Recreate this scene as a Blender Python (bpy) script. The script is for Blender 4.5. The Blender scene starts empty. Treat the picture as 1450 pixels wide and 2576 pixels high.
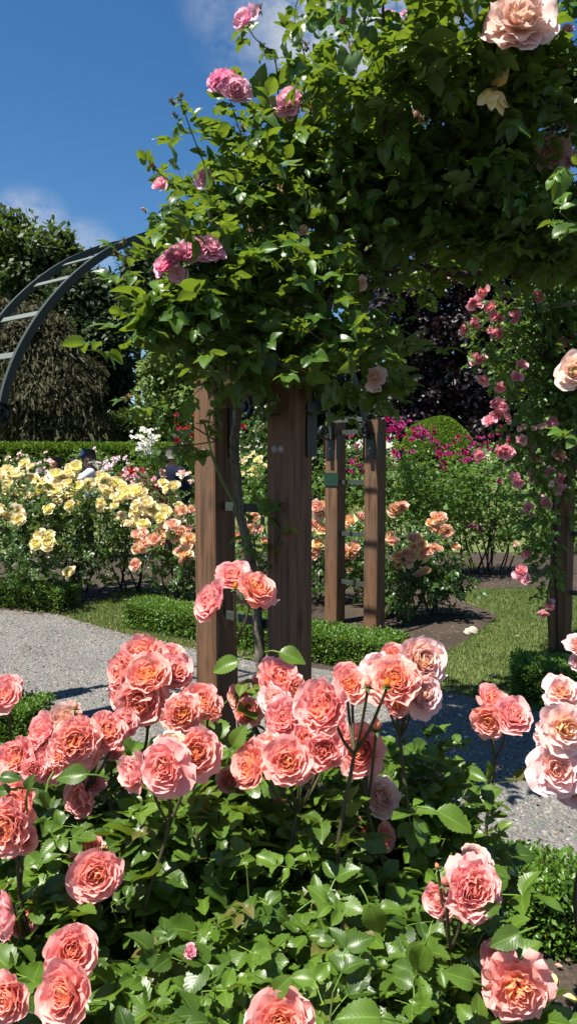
import bpy, bmesh, math, random
import numpy as np
from mathutils import Vector, Matrix, Quaternion

rng = np.random.default_rng(11)
random.seed(11)
scene = bpy.context.scene
COL = scene.collection

# ------------------------------------------------------------------ camera geometry
CAM_H = 1.6
PITCH = math.radians(4.08)
FPX = 1787.0          # focal length measured in pixels of a 1450 x 2575 view of the photograph
CU, CV = 725.0, 1287.5


def P(px, py, y):
    """World point that lies y metres ahead and is seen at (px, py)."""
    u = (px - CU) / FPX
    v = (CV - py) / FPX
    d = np.array([u, math.cos(PITCH) + v * math.sin(PITCH), -math.sin(PITCH) + v * math.cos(PITCH)])
    k = y / d[1]
    return np.array([d[0] * k, y, CAM_H + d[2] * k])


def G(px, py, z=0.0):
    """Ground point seen at (px, py)."""
    u = (px - CU) / FPX
    v = (CV - py) / FPX
    d = np.array([u, math.cos(PITCH) + v * math.sin(PITCH), -math.sin(PITCH) + v * math.cos(PITCH)])
    k = (z - CAM_H) / d[2]
    return np.array([d[0] * k, d[1] * k, z])


def nrm(a):
    a = np.asarray(a, float)
    return a / np.maximum(np.linalg.norm(a, axis=-1, keepdims=True), 1e-9)


SUN_EL = math.radians(65)
SUN_H = nrm([-0.82, -0.57])
SUN = np.array([SUN_H[0] * math.cos(SUN_EL), SUN_H[1] * math.cos(SUN_EL), math.sin(SUN_EL)])

# ------------------------------------------------------------------ object helpers


def quad_mesh(name, V, F, LC=None, smooth=True):
    V = np.asarray(V, np.float32)
    F = np.asarray(F, np.int32)
    me = bpy.data.meshes.new(name)
    me.vertices.add(len(V))
    me.vertices.foreach_set('co', V.ravel())
    me.loops.add(F.size)
    me.loops.foreach_set('vertex_index', F.ravel())
    me.polygons.add(len(F))
    me.polygons.foreach_set('loop_start', np.arange(0, F.size, 4, dtype=np.int32))
    me.polygons.foreach_set('loop_total', np.full(len(F), 4, np.int32))
    me.polygons.foreach_set('use_smooth', np.full(len(F), smooth, bool))
    me.update(calc_edges=True)
    if LC is not None:
        a = me.attributes.new('lc', 'FLOAT_VECTOR', 'POINT')
        a.data.foreach_set('vector', np.asarray(LC, np.float32).ravel())
    return me


def link(name, me, mat=None, parent=None, loc=None):
    o = bpy.data.objects.new(name, me)
    COL.objects.link(o)
    if mat is not None:
        if len(me.materials) == 0:
            me.materials.append(mat)
    if parent is not None:
        o.parent = parent
        if loc is None:
            o.location = -parent.location      # mesh vertices are in world space
        else:
            o.location = Vector(loc) - parent.location
    elif loc is not None:
        o.location = loc
    return o


def tag(o, label=None, cat=None, group=None, kind=None):
    if label: o['label'] = label
    if cat: o['category'] = cat
    if group: o['group'] = group
    if kind: o['kind'] = kind
    return o


def thing(name, loc, label, cat, group=None):
    o = bpy.data.objects.new(name, None)
    o.empty_display_size = 0.05
    COL.objects.link(o)
    o.location = Vector([float(c) for c in loc])
    return tag(o, label, cat, group)


class MB:
    """Collects quads."""
    def __init__(self):
        self.V, self.F, self.L, self.n = [], [], [], 0

    def add(self, V, F, LC=None):
        V = np.asarray(V, float)
        F = np.asarray(F, int)
        if LC is None: LC = np.zeros((len(V), 3))
        self.V.append(V); self.F.append(F + self.n); self.L.append(np.asarray(LC, float))
        self.n += len(V)

    def box(self, c, ax, half):
        """Oriented box: centre, 3x3 rows of axes, half sizes."""
        ax = np.asarray(ax, float)
        s = np.array([[-1, -1, -1], [1, -1, -1], [1, 1, -1], [-1, 1, -1], [-1, -1, 1], [1, -1, 1], [1, 1, 1], [-1, 1, 1]], float)
        V = np.asarray(c) + (s * np.asarray(half)) @ ax
        F = [[0, 3, 2, 1], [4, 5, 6, 7], [0, 1, 5, 4], [1, 2, 6, 5], [2, 3, 7, 6], [3, 0, 4, 7]]
        self.add(V, F)

    def tube(self, pts, rad, sides=6, jitter=0.0, val=0.0):
        pts = np.asarray(pts, float)
        n = len(pts)
        rad = np.broadcast_to(np.asarray(rad, float), (n,)).copy()
        tan = nrm(np.gradient(pts, axis=0))
        up = np.array([0.3, 0.2, 1.0]) if abs(tan[0][2]) < 0.8 else np.array([1.0, 0.25, 0.1])
        x = nrm(np.cross(tan, up))
        y = np.cross(tan, x)
        a = np.linspace(0, 2 * math.pi, sides, endpoint=False)
        r = rad[:, None] * (1 + jitter * rng.normal(size=(n, sides)))
        V = pts[:, None] + r[..., None] * (np.cos(a)[None, :, None] * x[:, None] + np.sin(a)[None, :, None] * y[:, None])
        V = V.reshape(-1, 3)
        i = np.arange(n - 1)[:, None] * sides
        j = np.arange(sides)[None]
        k = (j + 1) % sides
        F = np.stack([i + j, i + k, i + sides + k, i + sides + j], -1).reshape(-1, 4)
        LC = np.zeros((len(V), 3)); LC[:, 2] = val
        self.add(V, F, LC)

    def mesh(self, name, smooth=True):
        return quad_mesh(name, np.concatenate(self.V), np.concatenate(self.F), np.concatenate(self.L), smooth)


def smooth_curve(pts, n=10):
    """Catmull-Rom through pts."""
    pts = np.asarray(pts, float)
    q = np.vstack([2 * pts[0] - pts[1], pts, 2 * pts[-1] - pts[-2]])
    out = []
    for i in range(1, len(q) - 2):
        t = np.linspace(0, 1, n, endpoint=False)[:, None]
        p0, p1, p2, p3 = q[i - 1:i + 3]
        out.append(0.5 * (2 * p1 + (p2 - p0) * t + (2 * p0 - 5 * p1 + 4 * p2 - p3) * t ** 2 + (3 * p1 - p0 - 3 * p2 + p3) * t ** 3))
    out.append(pts[-1:])
    return np.vstack(out)


def scatter(mb, tmpl, R, T, tint):
    """Copies of a template (V, F, LC) under M rotations*scales R and translations T into mb."""
    V, F, LC = tmpl
    M = len(T)
    if M == 0: return
    W = np.einsum('nj,mkj->mnk', V, R) + T[:, None]
    L = np.broadcast_to(LC[None], (M,) + LC.shape).copy()
    L[..., 2] = tint[:, None] + LC[None, :, 2] * 0
    FF = F[None] + (np.arange(M) * len(V))[:, None, None]
    mb.add(W.reshape(-1, 3), FF.reshape(-1, 4), L.reshape(-1, 3))


def frames(d, n0, s):
    """Rotation matrices whose columns are side, tip direction, normal; scaled by s."""
    y = nrm(d)
    x = nrm(np.cross(y, n0))
    z = np.cross(x, y)
    return np.stack([x, y, z], -1) * np.asarray(s)[:, None, None]


# ------------------------------------------------------------------ leaf templates


def leaflet(rows=8, cols=4, serr=0.0, width=0.34, fold=0.3, droop=0.22, wave=0.03, seed=0, roll=0.0):
    r = np.random.default_rng(seed)
    t = np.linspace(0, 1, rows + 1)
    w = width * np.sin(math.pi * np.clip(t, 0, 1) ** 0.8) ** 0.75
    w = w * (1 - 0.25 * np.clip((t - 0.7) / 0.3, 0, 1) ** 2) + 0.004
    s = np.linspace(-1, 1, cols + 1)
    k = np.arange(rows + 1)
    zig = np.where(k % 2 == 1, 1 + serr, 1 - serr * 0.6)
    X = np.outer(w, s)
    edge = np.abs(s) > 0.99
    X[:, edge] *= zig[:, None]
    Y = np.repeat(t[:, None], cols + 1, 1)
    Y[:, edge] += (serr * 0.12 * (k % 2 == 1))[:, None]
    ph = r.uniform(0, 6.28, 2)
    side = np.sign(s)[None]
    Z = fold * np.abs(X) - droop * Y ** 2 + wave * np.abs(s)[None] * np.sin(Y * 9 + ph[0] + side * ph[1]) - roll * (s ** 4)[None] * w[:, None]
    X = X + r.normal(0, 0.05) * Y ** 2
    V = np.stack([X, Y, Z], -1).reshape(-1, 3)
    i = np.arange(rows)[:, None] * (cols + 1)
    j = np.arange(cols)[None]
    F = np.stack([i + j, i + j + 1, i + cols + 2 + j, i + cols + 1 + j], -1).reshape(-1, 4)
    LC = np.stack([np.repeat(s[None], rows + 1, 0), np.repeat(t[:, None], cols + 1, 1), np.zeros((rows + 1, cols + 1))], -1).reshape(-1, 3)
    return V, F, LC


def compound(rows, cols, serr, pairs=2, seed=0, width=0.34):
    """A pinnate rose leaf, 1 long: a stalk, a terminal leaflet and pairs."""
    r = np.random.default_rng(100 + seed)
    mb = MB()
    spec = [(0.50, 0.0, 0.50)]
    if pairs >= 1: spec += [(0.44, 62, 0.42), (0.44, -62, 0.42)]
    if pairs >= 2: spec += [(0.20, 66, 0.34), (0.20, -66, 0.34)]
    droop = r.uniform(0.05, 0.35)
    for y, ang, L in spec:
        V, F, LC = leaflet(rows, cols, serr, width=width * r.uniform(0.92, 1.12), fold=r.uniform(0.12, 0.55), droop=r.uniform(0.02, 0.5),
                           wave=r.uniform(0.01, 0.05), seed=seed * 10 + int(y * 100) + int(ang + 200))
        L *= r.uniform(0.88, 1.12)
        a = math.radians(ang + r.normal(0, 9))
        tilt = r.normal(0, 0.28)
        roll = r.normal(0, 0.3)
        Mx = Matrix.Rotation(-a, 3, 'Z') @ Matrix.Rotation(tilt, 3, 'X') @ Matrix.Rotation(roll, 3, 'Y')
        W = (V * L) @ np.array(Mx).T
        W[:, 1] += y
        W[:, 2] -= droop * y * y
        mb.add(W, F, LC)
    t = np.linspace(0, 0.5, 4)
    pts = np.stack([t * 0, t, -droop * t * t], -1)
    V2 = np.concatenate([pts + [0.008, 0, 0], pts - [0.008, 0, 0]])
    F2 = [[i, i + 1, 5 + i, 4 + i] for i in range(3)]
    mb.add(V2, F2, np.tile([0.0, 0.5, 0], (8, 1)))
    return np.concatenate(mb.V), np.concatenate(mb.F), np.concatenate(mb.L)


def simple_leaf(fold=0.3, droop=0.2, width=0.3):
    return leaflet(2, 2, 0, width=width, fold=fold, droop=droop, wave=0)


HI = [compound(14, 4, 0.085, 2 if k % 3 else 1, seed=k) for k in range(8)]
MID = [compound(6, 4, 0.05, 2 if k % 3 else 1, seed=20 + k) for k in range(8)]
LOW = [compound(2, 2, 0, 2, seed=40 + k, width=0.36) for k in range(6)]
BIG = [leaflet(18, 6, 0.07, width=0.33, fold=0.34, droop=0.22 + 0.08 * k, wave=0.03, seed=70 + k) for k in range(4)]
BOX = [leaflet(2, 2, 0, width=0.30, fold=0.25, droop=0.1 + 0.1 * k, wave=0, seed=k) for k in range(3)]
_c = np.array([[-.5, 0, 0], [.5, 0, 0], [.42, 1, -.12], [-.42, 1, -.12]])
CARD = [(_c * [0.62, 1, 1], np.array([[0, 1, 2, 3]]), np.array([[-1, 0, 0], [1, 0, 0], [1, 1, 0], [-1, 1, 0.]])),
        (np.array([[0, 0, 0], [.42, .5, .1], [0, 1, -.1], [-.36, .45, .08]]), np.array([[0, 1, 2, 3]]), np.array([[0, 0, 0], [1, .5, 0], [0, 1, 0], [-1, .5, 0.]]))]


def put_leaves(mb, T, out, size, tmpls, up=0.75, jit=0.5, drop=0.35, tint=(0.5, 0.22)):
    M = len(T)
    size = np.broadcast_to(np.asarray(size, float), (M,)) * rng.uniform(0.75, 1.25, M)
    d = nrm(out * 0.65 + rng.normal(0, 0.55, (M, 3)) + [0, 0, -drop])
    n0 = nrm(np.array([0, 0, up]) + out * 0.35 + SUN * 0.25 + rng.normal(0, jit, (M, 3)))
    R = frames(d, n0, size)
    tv = np.clip(rng.normal(tint[0], tint[1], M), 0, 1)
    which = rng.integers(0, len(tmpls), M)
    for k, tm in enumerate(tmpls):
        m = which == k
        scatter(mb, tm, R[m], T[m], tv[m])


def blob_points(c, rad, n, bias=0.45):
    u = nrm(rng.normal(size=(n, 3)))
    r = rng.uniform(0, 1, n) ** bias
    return np.asarray(c) + u * r[:, None] * np.asarray(rad), u


def px_blobs(blobs, density, bias=0.45, rz=0.4):
    """blobs given as (px, py, depth, rx_px, ry_px[, rz metres]); number of points = density * area."""
    Ts, Us = [], []
    for b in blobs:
        px, py, y, rx, ry = b[:5]
        r3 = b[5] if len(b) > 5 else rz
        mul = b[6] if len(b) > 6 else 1.0
        k = y / FPX
        n = max(2, int(density * mul * rx * ry))
        T, U = blob_points(P(px, py, y), (rx * k, r3, ry * k), n, bias)
        Ts.append(T); Us.append(U)
    return np.concatenate(Ts), np.concatenate(Us)


STRAND = [(V * [.30, 1, 1], F, L) for V, F, L in CARD]


def spray_points(blobs, density, lsize, outward=.3, L0=.20, L1=.34, per=(5, 8), bias=.45, lean=.16):
    """Young canes inside the given blobs and where their leaves sit: anchors, directions, sizes, cane curves."""
    cT, cD, cS, cC = [], [], [], []
    for b in blobs:
        px, py, y, rx, ry, rz = b[:6]; wgt = b[6] if len(b) > 6 else 1.0
        k = y / FPX; cen = P(px, py, y)
        for i in range(max(2, int(density * wgt * rx * ry / 9.0))):
            a = nrm(rng.normal(size=3)); rr_ = rng.uniform(0, 1) ** bias
            top = cen + a * rr_ * np.array([rx * k, rz, ry * k])
            L = rng.uniform(L0, L1)
            dv = nrm(np.array([rng.normal(a[0] * outward * 1.2, lean), rng.normal(a[1] * outward * .7, lean * .75), .92 * (1 - outward) + outward * a[2]]))
            low = top - dv * L
            c = smooth_curve([low, (low + top) / 2 + rng.normal(0, .012, 3), top], 8)
            cC.append(c)
            az = rng.uniform(0, 6.28)
            for q in np.linspace(.12, 1.0, int(rng.integers(*per))):
                az += 2.4
                cT.append(c[int(q * (len(c) - 1))]); cD.append(np.array([math.cos(az), math.sin(az), rng.normal(.12, .22)]) + dv * .25)
                cS.append(lsize * (1.15 - .45 * q ** 3) * rng.uniform(.7, 1.25))
    return np.array(cT), nrm(np.array(cD)), np.array(cS), cC


def lay_leaves(mb, T, D, S, tmpls, tint=(.5, .24), flat=1.0):
    M_ = len(T)
    n0 = nrm(np.array([0, 0, flat]) + D * rng.normal(.25, .35, (M_, 1)) + SUN * .25 + rng.normal(0, .28, (M_, 3)))
    R_ = frames(nrm(D + [0, 0, -.12]), n0, S)
    tv = np.clip(rng.normal(tint[0], tint[1], M_), 0, 1); wh = rng.integers(0, len(tmpls), M_)
    for k, tm in enumerate(tmpls):
        mm = wh == k; scatter(mb, tm, R_[mm], T[mm], tv[mm])


# ------------------------------------------------------------------ blooms


def bloom_arrays(n=40, rows=6, cols=6, openness=0.6, ruffle=0.06, point=0.0, seed=0, inner=1.0, lip=0.6, q0=0.0, loose=1.0):
    r = np.random.default_rng(seed)
    mb = MB()
    for i in range(n):
        q = q0 + (1 - q0) * (i + 0.5) / n
        az = i * 2.39996 + r.normal(0, 0.2)
        L = (0.34 + 0.62 * q ** 0.9) * r.uniform(0.88, 1.12)
        W = (0.16 + 0.46 * q ** 0.85) * r.uniform(0.88, 1.15)
        r0 = 0.02 + 0.10 * q
        z0 = 0.10 - 0.16 * q
        ab = math.radians(16 + 60 * q ** 0.8 + openness * 32 * q + r.normal(0, 5))
        at = math.radians(-48 + 66 * q + openness * 66 * q ** 1.4 + r.normal(0, 9 + 13 * loose * (q > .6)))
        lp = math.radians(r.uniform(10, 70)) * lip * (0.4 + q)
        t = np.linspace(0, 1, rows + 1)
        s = np.linspace(-1, 1, cols + 1)
        Tm, Sm = np.meshgrid(t, s, indexing='ij')
        tip = 0.24 + 0.20 * point
        te = Tm * (1 - tip * np.abs(Sm) ** (2.2 - 0.9 * point))
        te = te + (r.normal(0, 0.012, te.shape) + 0.02 * np.sin(Sm * 7 + i)) * (Tm > 0.6)
        notch = r.uniform(-0.02, 0.05)
        te = te - notch * np.exp(-(Sm * 3) ** 2) * (Tm ** 3) * (1 - point)
        K = 24
        tt = np.linspace(0, 1.08, K)
        aa = ab + (at - ab) * tt ** 1.15 + lp * np.clip((tt - 0.78) / 0.22, 0, 1) ** 1.5
        dr = np.sin(aa) * L * (tt[1] - tt[0]); dz = np.cos(aa) * L * (tt[1] - tt[0])
        rr = r0 + np.concatenate([[0], np.cumsum(dr[:-1])]); zz = z0 + np.concatenate([[0], np.cumsum(dz[:-1])])
        Rr = np.interp(te, tt, rr); Zz = np.interp(te, tt, zz); A = np.interp(te, tt, aa)
        w = W * (0.20 + 0.80 * np.sin(np.clip(Tm, 0, 1) * math.pi * 0.56) ** 0.9)
        X = Sm * w
        cup = (0.75 - 0.45 * q) * (1 - 0.3 * openness)
        nd = cup * Sm ** 2 * w - point * 0.5 * np.clip(np.abs(Sm) - 0.55, 0, 1) ** 1.5 * W * Tm ** 2
        ph = r.uniform(0, 6.28, 3)
        nd = nd + ruffle * (0.6 + q) * Tm ** 2 * (np.sin(Sm * r.uniform(3, 6) + ph[0]) + 0.6 * np.sin(Sm * 8 + Tm * 5 + ph[1]) + 0.35 * np.sin(Sm * 14 + ph[2]) * Tm ** 2)
        fold = r.uniform(0, 0.22) * inner * (1 - q)
        nd = nd - fold * np.exp(-(Sm * 2.2) ** 2) * Tm
        Rr = Rr - np.cos(A) * nd; Zz = Zz + np.sin(A) * nd
        ca, sa = math.cos(az), math.sin(az)
        off = r.normal(0, 0.05, 2) * (1 - q)
        V = np.stack([Rr * ca - X * sa + off[0], Rr * sa + X * ca + off[1], Zz], -1).reshape(-1, 3)
        ii = np.arange(rows)[:, None] * (cols + 1)
        jj = np.arange(cols)[None]
        F = np.stack([ii + jj, ii + jj + 1, ii + cols + 2 + jj, ii + cols + 1 + jj], -1).reshape(-1, 4)
        edge = np.maximum(Tm ** 2, np.abs(Sm) ** 3 * Tm)
        LC = np.stack([edge, np.full_like(Tm, q), np.full_like(Tm, r.uniform(0, 1))], -1).reshape(-1, 3)
        mb.add(V, F, LC)
    V = np.concatenate(mb.V); F = np.concatenate(mb.F); LC = np.concatenate(mb.L)
    rad = np.percentile(np.hypot(V[:, 0], V[:, 1]), 97)
    V /= rad
    return V, F, LC


def bud_arrays(seed=0):
    r = np.random.default_rng(seed)
    mb = MB()
    for i in range(7):
        az = i * 2.4
        rows, cols = 6, 4
        t = np.linspace(0, 1, rows + 1); s = np.linspace(-1, 1, cols + 1)
        Tm, Sm = np.meshgrid(t, s, indexing='ij')
        q = (i + 1) / 7
        rad = (0.12 + 0.34 * q) * np.sin(np.clip(0.12 + Tm * 0.80, 0, 1) * math.pi) ** 0.8 + 0.05 * q * np.clip(Tm - 0.8, 0, 1) * 5
        z = 0.05 + Tm * (1.45 - 0.35 * q) * (1 - 0.08 * Sm ** 2)
        ang = az + Sm * (1.1)
        V = np.stack([rad * np.cos(ang), rad * np.sin(ang), z], -1).reshape(-1, 3)
        ii = np.arange(rows)[:, None] * (cols + 1); jj = np.arange(cols)[None]
        F = np.stack([ii + jj, ii + jj + 1, ii + cols + 2 + jj, ii + cols + 1 + jj], -1).reshape(-1, 4)
        LC = np.stack([Tm * 0.6, np.full_like(Tm, 0.5 * q), np.full_like(Tm, r.uniform(0, 1))], -1).reshape(-1, 3)
        mb.add(V, F, LC)
    return np.concatenate(mb.V), np.concatenate(mb.F), np.concatenate(mb.L)


def calyx_arrays(seed=0, reflex=0.4):
    mb = MB()
    t = np.linspace(0, 1, 5)
    prof = np.array([[0.02, -0.46], [0.10, -0.40], [0.15, -0.28], [0.13, -0.14], [0.10, -0.08]])
    a = np.linspace(0, 2 * math.pi, 8, endpoint=False)
    V = np.stack([prof[:, None, 0] * np.cos(a), prof[:, None, 0] * np.sin(a), np.repeat(prof[:, 1:2], 8, 1)], -1).reshape(-1, 3)
    i = np.arange(4)[:, None] * 8; j = np.arange(8)[None]; k = (j + 1) % 8
    F = np.stack([i + j, i + k, i + 8 + k, i + 8 + j], -1).reshape(-1, 4)
    mb.add(V, F)
    for n in range(5):
        az = n * 2 * math.pi / 5 + 0.3
        L = 0.55
        rr = 0.09 + L * t * (0.75 - 0.2 * reflex); zz = -0.10 - reflex * L * t ** 1.5 + 0.05 * np.sin(t * 3)
        w = 0.11 * (1 - t) ** 0.8 + 0.004
        c, s = math.cos(az), math.sin(az)
        A = np.stack([rr * c - w * s, rr * s + w * c, zz], -1); B = np.stack([rr * c + w * s, rr * s - w * c, zz], -1)
        mb.add(np.concatenate([A, B]), [[m, m + 1, 6 + m, 5 + m] for m in range(4)])
    return np.concatenate(mb.V), np.concatenate(mb.F), np.concatenate(mb.L)


def spent_arrays(seed=0):
    """A finished bloom: swollen hip, bent-back sepals and a tuft of brown stamens."""
    r = np.random.default_rng(seed)
    V, F, LC = calyx_arrays(seed, 0.55)
    mb = MB()
    L = LC.copy(); L[:, 2] = 0.15
    mb.add(V * [1.5, 1.5, 1.3], F, L)
    for n in range(26):
        az = r.uniform(0, 6.28); tl = r.uniform(0.2, 0.9)
        d = np.array([math.cos(az) * math.sin(tl), math.sin(az) * math.sin(tl), math.cos(tl)])
        p0 = np.array([0, 0, -0.1]); p1 = p0 + d * r.uniform(0.35, 0.7)
        x = nrm(np.cross(d, [0.3, 0.5, 0.8])) * r.uniform(0.03, 0.09)
        mid = (p0 + p1) / 2 + r.normal(0, 0.05, 3)
        mb.add([p0 - x * .5, p0 + x * .5, mid + x, mid - x, p1 + x * .7, p1 - x * .7], [[0, 1, 2, 3], [3, 2, 4, 5]], np.tile([0, 0, 0.85 + r.uniform(0, .15)], (6, 1)))
    return np.concatenate(mb.V), np.concatenate(mb.F), np.concatenate(mb.L)


def quat_to(f, spin=0.0):
    q = Vector((0, 0, 1)).rotation_difference(Vector([float(c) for c in nrm(f)]))
    return q @ Quaternion((0, 0, 1), spin)


# ------------------------------------------------------------------ node helpers


class NT:
    def __init__(self, mat):
        mat.use_nodes = True
        self.t = mat.node_tree
        self.t.nodes.clear()

    def n(self, kind, **kw):
        x = self.t.nodes.new(kind)
        for k, v in kw.items():
            if k == 'inp':
                for a, b in v.items():
                    x.inputs[a].default_value = b
            else:
                setattr(x, k, v)
        return x

    def l(self, a, b):
        self.t.links.new(a, b)

    def math(self, op, a, b=None, c=None, clamp=False):
        x = self.n('ShaderNodeMath', operation=op, use_clamp=clamp)
        for i, v in enumerate((a, b, c)):
            if v is None: continue
            if isinstance(v, (int, float)): x.inputs[i].default_value = v
            else: self.l(v, x.inputs[i])
        return x.outputs[0]

    def mix(self, f, a, b, blend='MIX'):
        x = self.n('ShaderNodeMix', data_type='RGBA', blend_type=blend)
        for i, v in ((0, f), (6, a), (7, b)):
            if isinstance(v, (int, float)): x.inputs[i].default_value = v
            elif isinstance(v, tuple): x.inputs[i].default_value = (*v, 1) if len(v) == 3 else v
            else: self.l(v, x.inputs[i])
        return x.outputs[2]

    def ramp(self, f, stops):
        x = self.n('ShaderNodeValToRGB')
        e = x.color_ramp.elements
        while len(e) < len(stops): e.new(0.5)
        for el, (p, c) in zip(e, stops):
            el.position = p; el.color = (*c, 1)
        self.l(f, x.inputs[0])
        return x.outputs[0]

    def noise(self, vec, scale, detail=4, rough=0.6, dist=0.0):
        x = self.n('ShaderNodeTexNoise', inp={'Scale': scale, 'Detail': detail, 'Roughness': rough, 'Distortion': dist})
        if vec is not None: self.l(vec, x.inputs['Vector'])
        return x.outputs['Fac']

    def mapping(self, vec, scale=(1, 1, 1), rot=(0, 0, 0)):
        x = self.n('ShaderNodeMapping')
        x.inputs['Scale'].default_value = scale; x.inputs['Rotation'].default_value = rot
        self.l(vec, x.inputs['Vector'])
        return x.outputs[0]

    def bump(self, h, strength=0.4, dist=0.01):
        x = self.n('ShaderNodeBump', inp={'Strength': strength, 'Distance': dist})
        self.l(h, x.inputs['Height'])
        return x.outputs[0]

    def bsdf(self, color, rough=0.6, spec=0.4, normal=None, metallic=0.0):
        x = self.n('ShaderNodeBsdfPrincipled')
        x.inputs['Specular IOR Level'].default_value = spec
        x.inputs['Metallic'].default_value = metallic
        for k, v in (('Base Color', color), ('Roughness', rough)):
            if isinstance(v, (int, float)): x.inputs[k].default_value = v
            elif isinstance(v, tuple): x.inputs[k].default_value = (*v, 1)
            else: self.l(v, x.inputs[k])
        if normal is not None: self.l(normal, x.inputs['Normal'])
        return x

    def out(self, sh):
        o = self.n('ShaderNodeOutputMaterial')
        self.l(sh, o.inputs['Surface'])


def leaf_mat(name, dark, light, trans, tfac=0.35, rough=0.38, spec=0.5, veins=True, under=None, young=None):
    m = bpy.data.materials.new(name)
    t = NT(m)
    at = t.n('ShaderNodeAttribute', attribute_name='lc')
    sep = t.n('ShaderNodeSeparateXYZ'); t.l(at.outputs['Vector'], sep.inputs[0])
    s, tt, tint = sep.outputs
    col = t.mix(tint, dark, light)
    if young:
        col = t.mix(t.math('MULTIPLY_ADD', tint, 8, -7.2, clamp=True), col, young)
    geo = t.n('ShaderNodeNewGeometry')
    nz = t.noise(geo.outputs['Position'], 60, 2)
    col = t.mix(t.math('MULTIPLY', nz, 0.35), col, tuple(c * 0.6 for c in dark))
    if veins:
        bl = t.noise(geo.outputs['Position'], 34, 3, .7)
        col = t.mix(t.math('MULTIPLY_ADD', bl, 9.0, -6.3, clamp=True), col, (.10, .075, .022))
    normal = None
    if veins:
        a = t.math('ABSOLUTE', s)
        mid = t.math('SUBTRACT', 1.0, t.math('MULTIPLY', a, 14.0), clamp=True)
        w = t.math('SINE', t.math('MULTIPLY', t.math('SUBTRACT', tt, t.math('MULTIPLY', a, 0.22)), 62.0))
        side = t.math('MULTIPLY', t.math('POWER', t.math('MULTIPLY_ADD', w, 0.5, 0.5), 8.0), 0.12)
        v = t.math('MAXIMUM', t.math('MULTIPLY', mid, 0.55), side)
        col = t.mix(v, col, tuple(min(1, c * 1.7 + 0.02) for c in light))
        normal = t.bump(t.math('MULTIPLY', w, -1.0), 0.07, 0.001)
    if under:
        col = t.mix(geo.outputs['Backfacing'], col, under)
        rgh = t.math('MULTIPLY_ADD', geo.outputs['Backfacing'], 0.25, rough)
    else:
        rgh = rough
    b = t.bsdf(col, rgh, spec, normal)
    tr = t.n('ShaderNodeBsdfTranslucent')
    t.l(t.mix(tint, tuple(c * 0.75 for c in trans), trans), tr.inputs['Color'])
    mx = t.n('ShaderNodeMixShader'); mx.inputs[0].default_value = tfac
    t.l(b.outputs[0], mx.inputs[1]); t.l(tr.outputs[0], mx.inputs[2])
    t.out(mx.outputs[0])
    return m


def petal_mat(name, heart, mid, edge, back=None, tfac=0.30, hue=0.045, outer=None):
    m = bpy.data.materials.new(name)
    t = NT(m)
    at = t.n('ShaderNodeAttribute', attribute_name='lc')
    sep = t.n('ShaderNodeSeparateXYZ'); t.l(at.outputs['Vector'], sep.inputs[0])
    e, q, rnd = sep.outputs
    geo = t.n('ShaderNodeNewGeometry')
    oi = t.n('ShaderNodeObjectInfo')
    tc = t.n('ShaderNodeTexCoord')
    nz = t.noise(tc.outputs['Object'], 3.0, 3)
    ee = t.math('ADD', e, t.math('MULTIPLY_ADD', nz, 0.5, -0.25), clamp=True)
    col = t.ramp(ee, [(0.0, heart), (0.38, mid), (0.80, mid), (1.0, edge)])
    core = t.ramp(ee, [(0.0, heart), (0.75, tuple(0.55 * h + 0.45 * k for h, k in zip(heart, mid))), (1.0, mid)])
    qq = t.math('MULTIPLY_ADD', q, 2.2, -0.45, clamp=True)
    col = t.mix(qq, core, col)
    if outer:
        col = t.mix(t.math('MULTIPLY_ADD', q, 2.0, -1.0, clamp=True), col, outer)
    hs = t.n('ShaderNodeHueSaturation')
    t.l(t.math('ADD', t.math('MULTIPLY_ADD', oi.outputs['Random'], hue, 0.5 - hue / 2), t.math('MULTIPLY_ADD', rnd, hue * 0.7, -hue * 0.35)), hs.inputs['Hue'])
    t.l(t.math('MULTIPLY_ADD', oi.outputs['Random'], 0.30, 0.86), hs.inputs['Saturation'])
    t.l(t.math('MULTIPLY_ADD', rnd, 0.14, 0.92), hs.inputs['Value'])
    t.l(col, hs.inputs['Color'])
    col = hs.outputs[0]
    if back:
        col = t.mix(t.math('MULTIPLY', geo.outputs['Backfacing'], 0.75), col, back)
    b = t.bsdf(col, 0.6, 0.2)
    tr = t.n('ShaderNodeBsdfTranslucent'); t.l(col, tr.inputs['Color'])
    mx = t.n('ShaderNodeMixShader'); mx.inputs[0].default_value = tfac
    t.l(b.outputs[0], mx.inputs[1]); t.l(tr.outputs[0], mx.inputs[2])
    t.out(mx.outputs[0])
    return m


def plain_mat(name, col, rough=0.6, spec=0.4, noise=0.0, scale=20, bump=0.0):
    m = bpy.data.materials.new(name)
    t = NT(m)
    tc = t.n('ShaderNodeTexCoord')
    nz = t.noise(tc.outputs['Object'], scale, 5)
    c = t.mix(t.math('MULTIPLY', nz, noise), col, tuple(x * 0.45 for x in col))
    t.out(t.bsdf(c, rough, spec, t.bump(nz, bump, 0.01) if bump else None).outputs[0])
    return m

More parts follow.
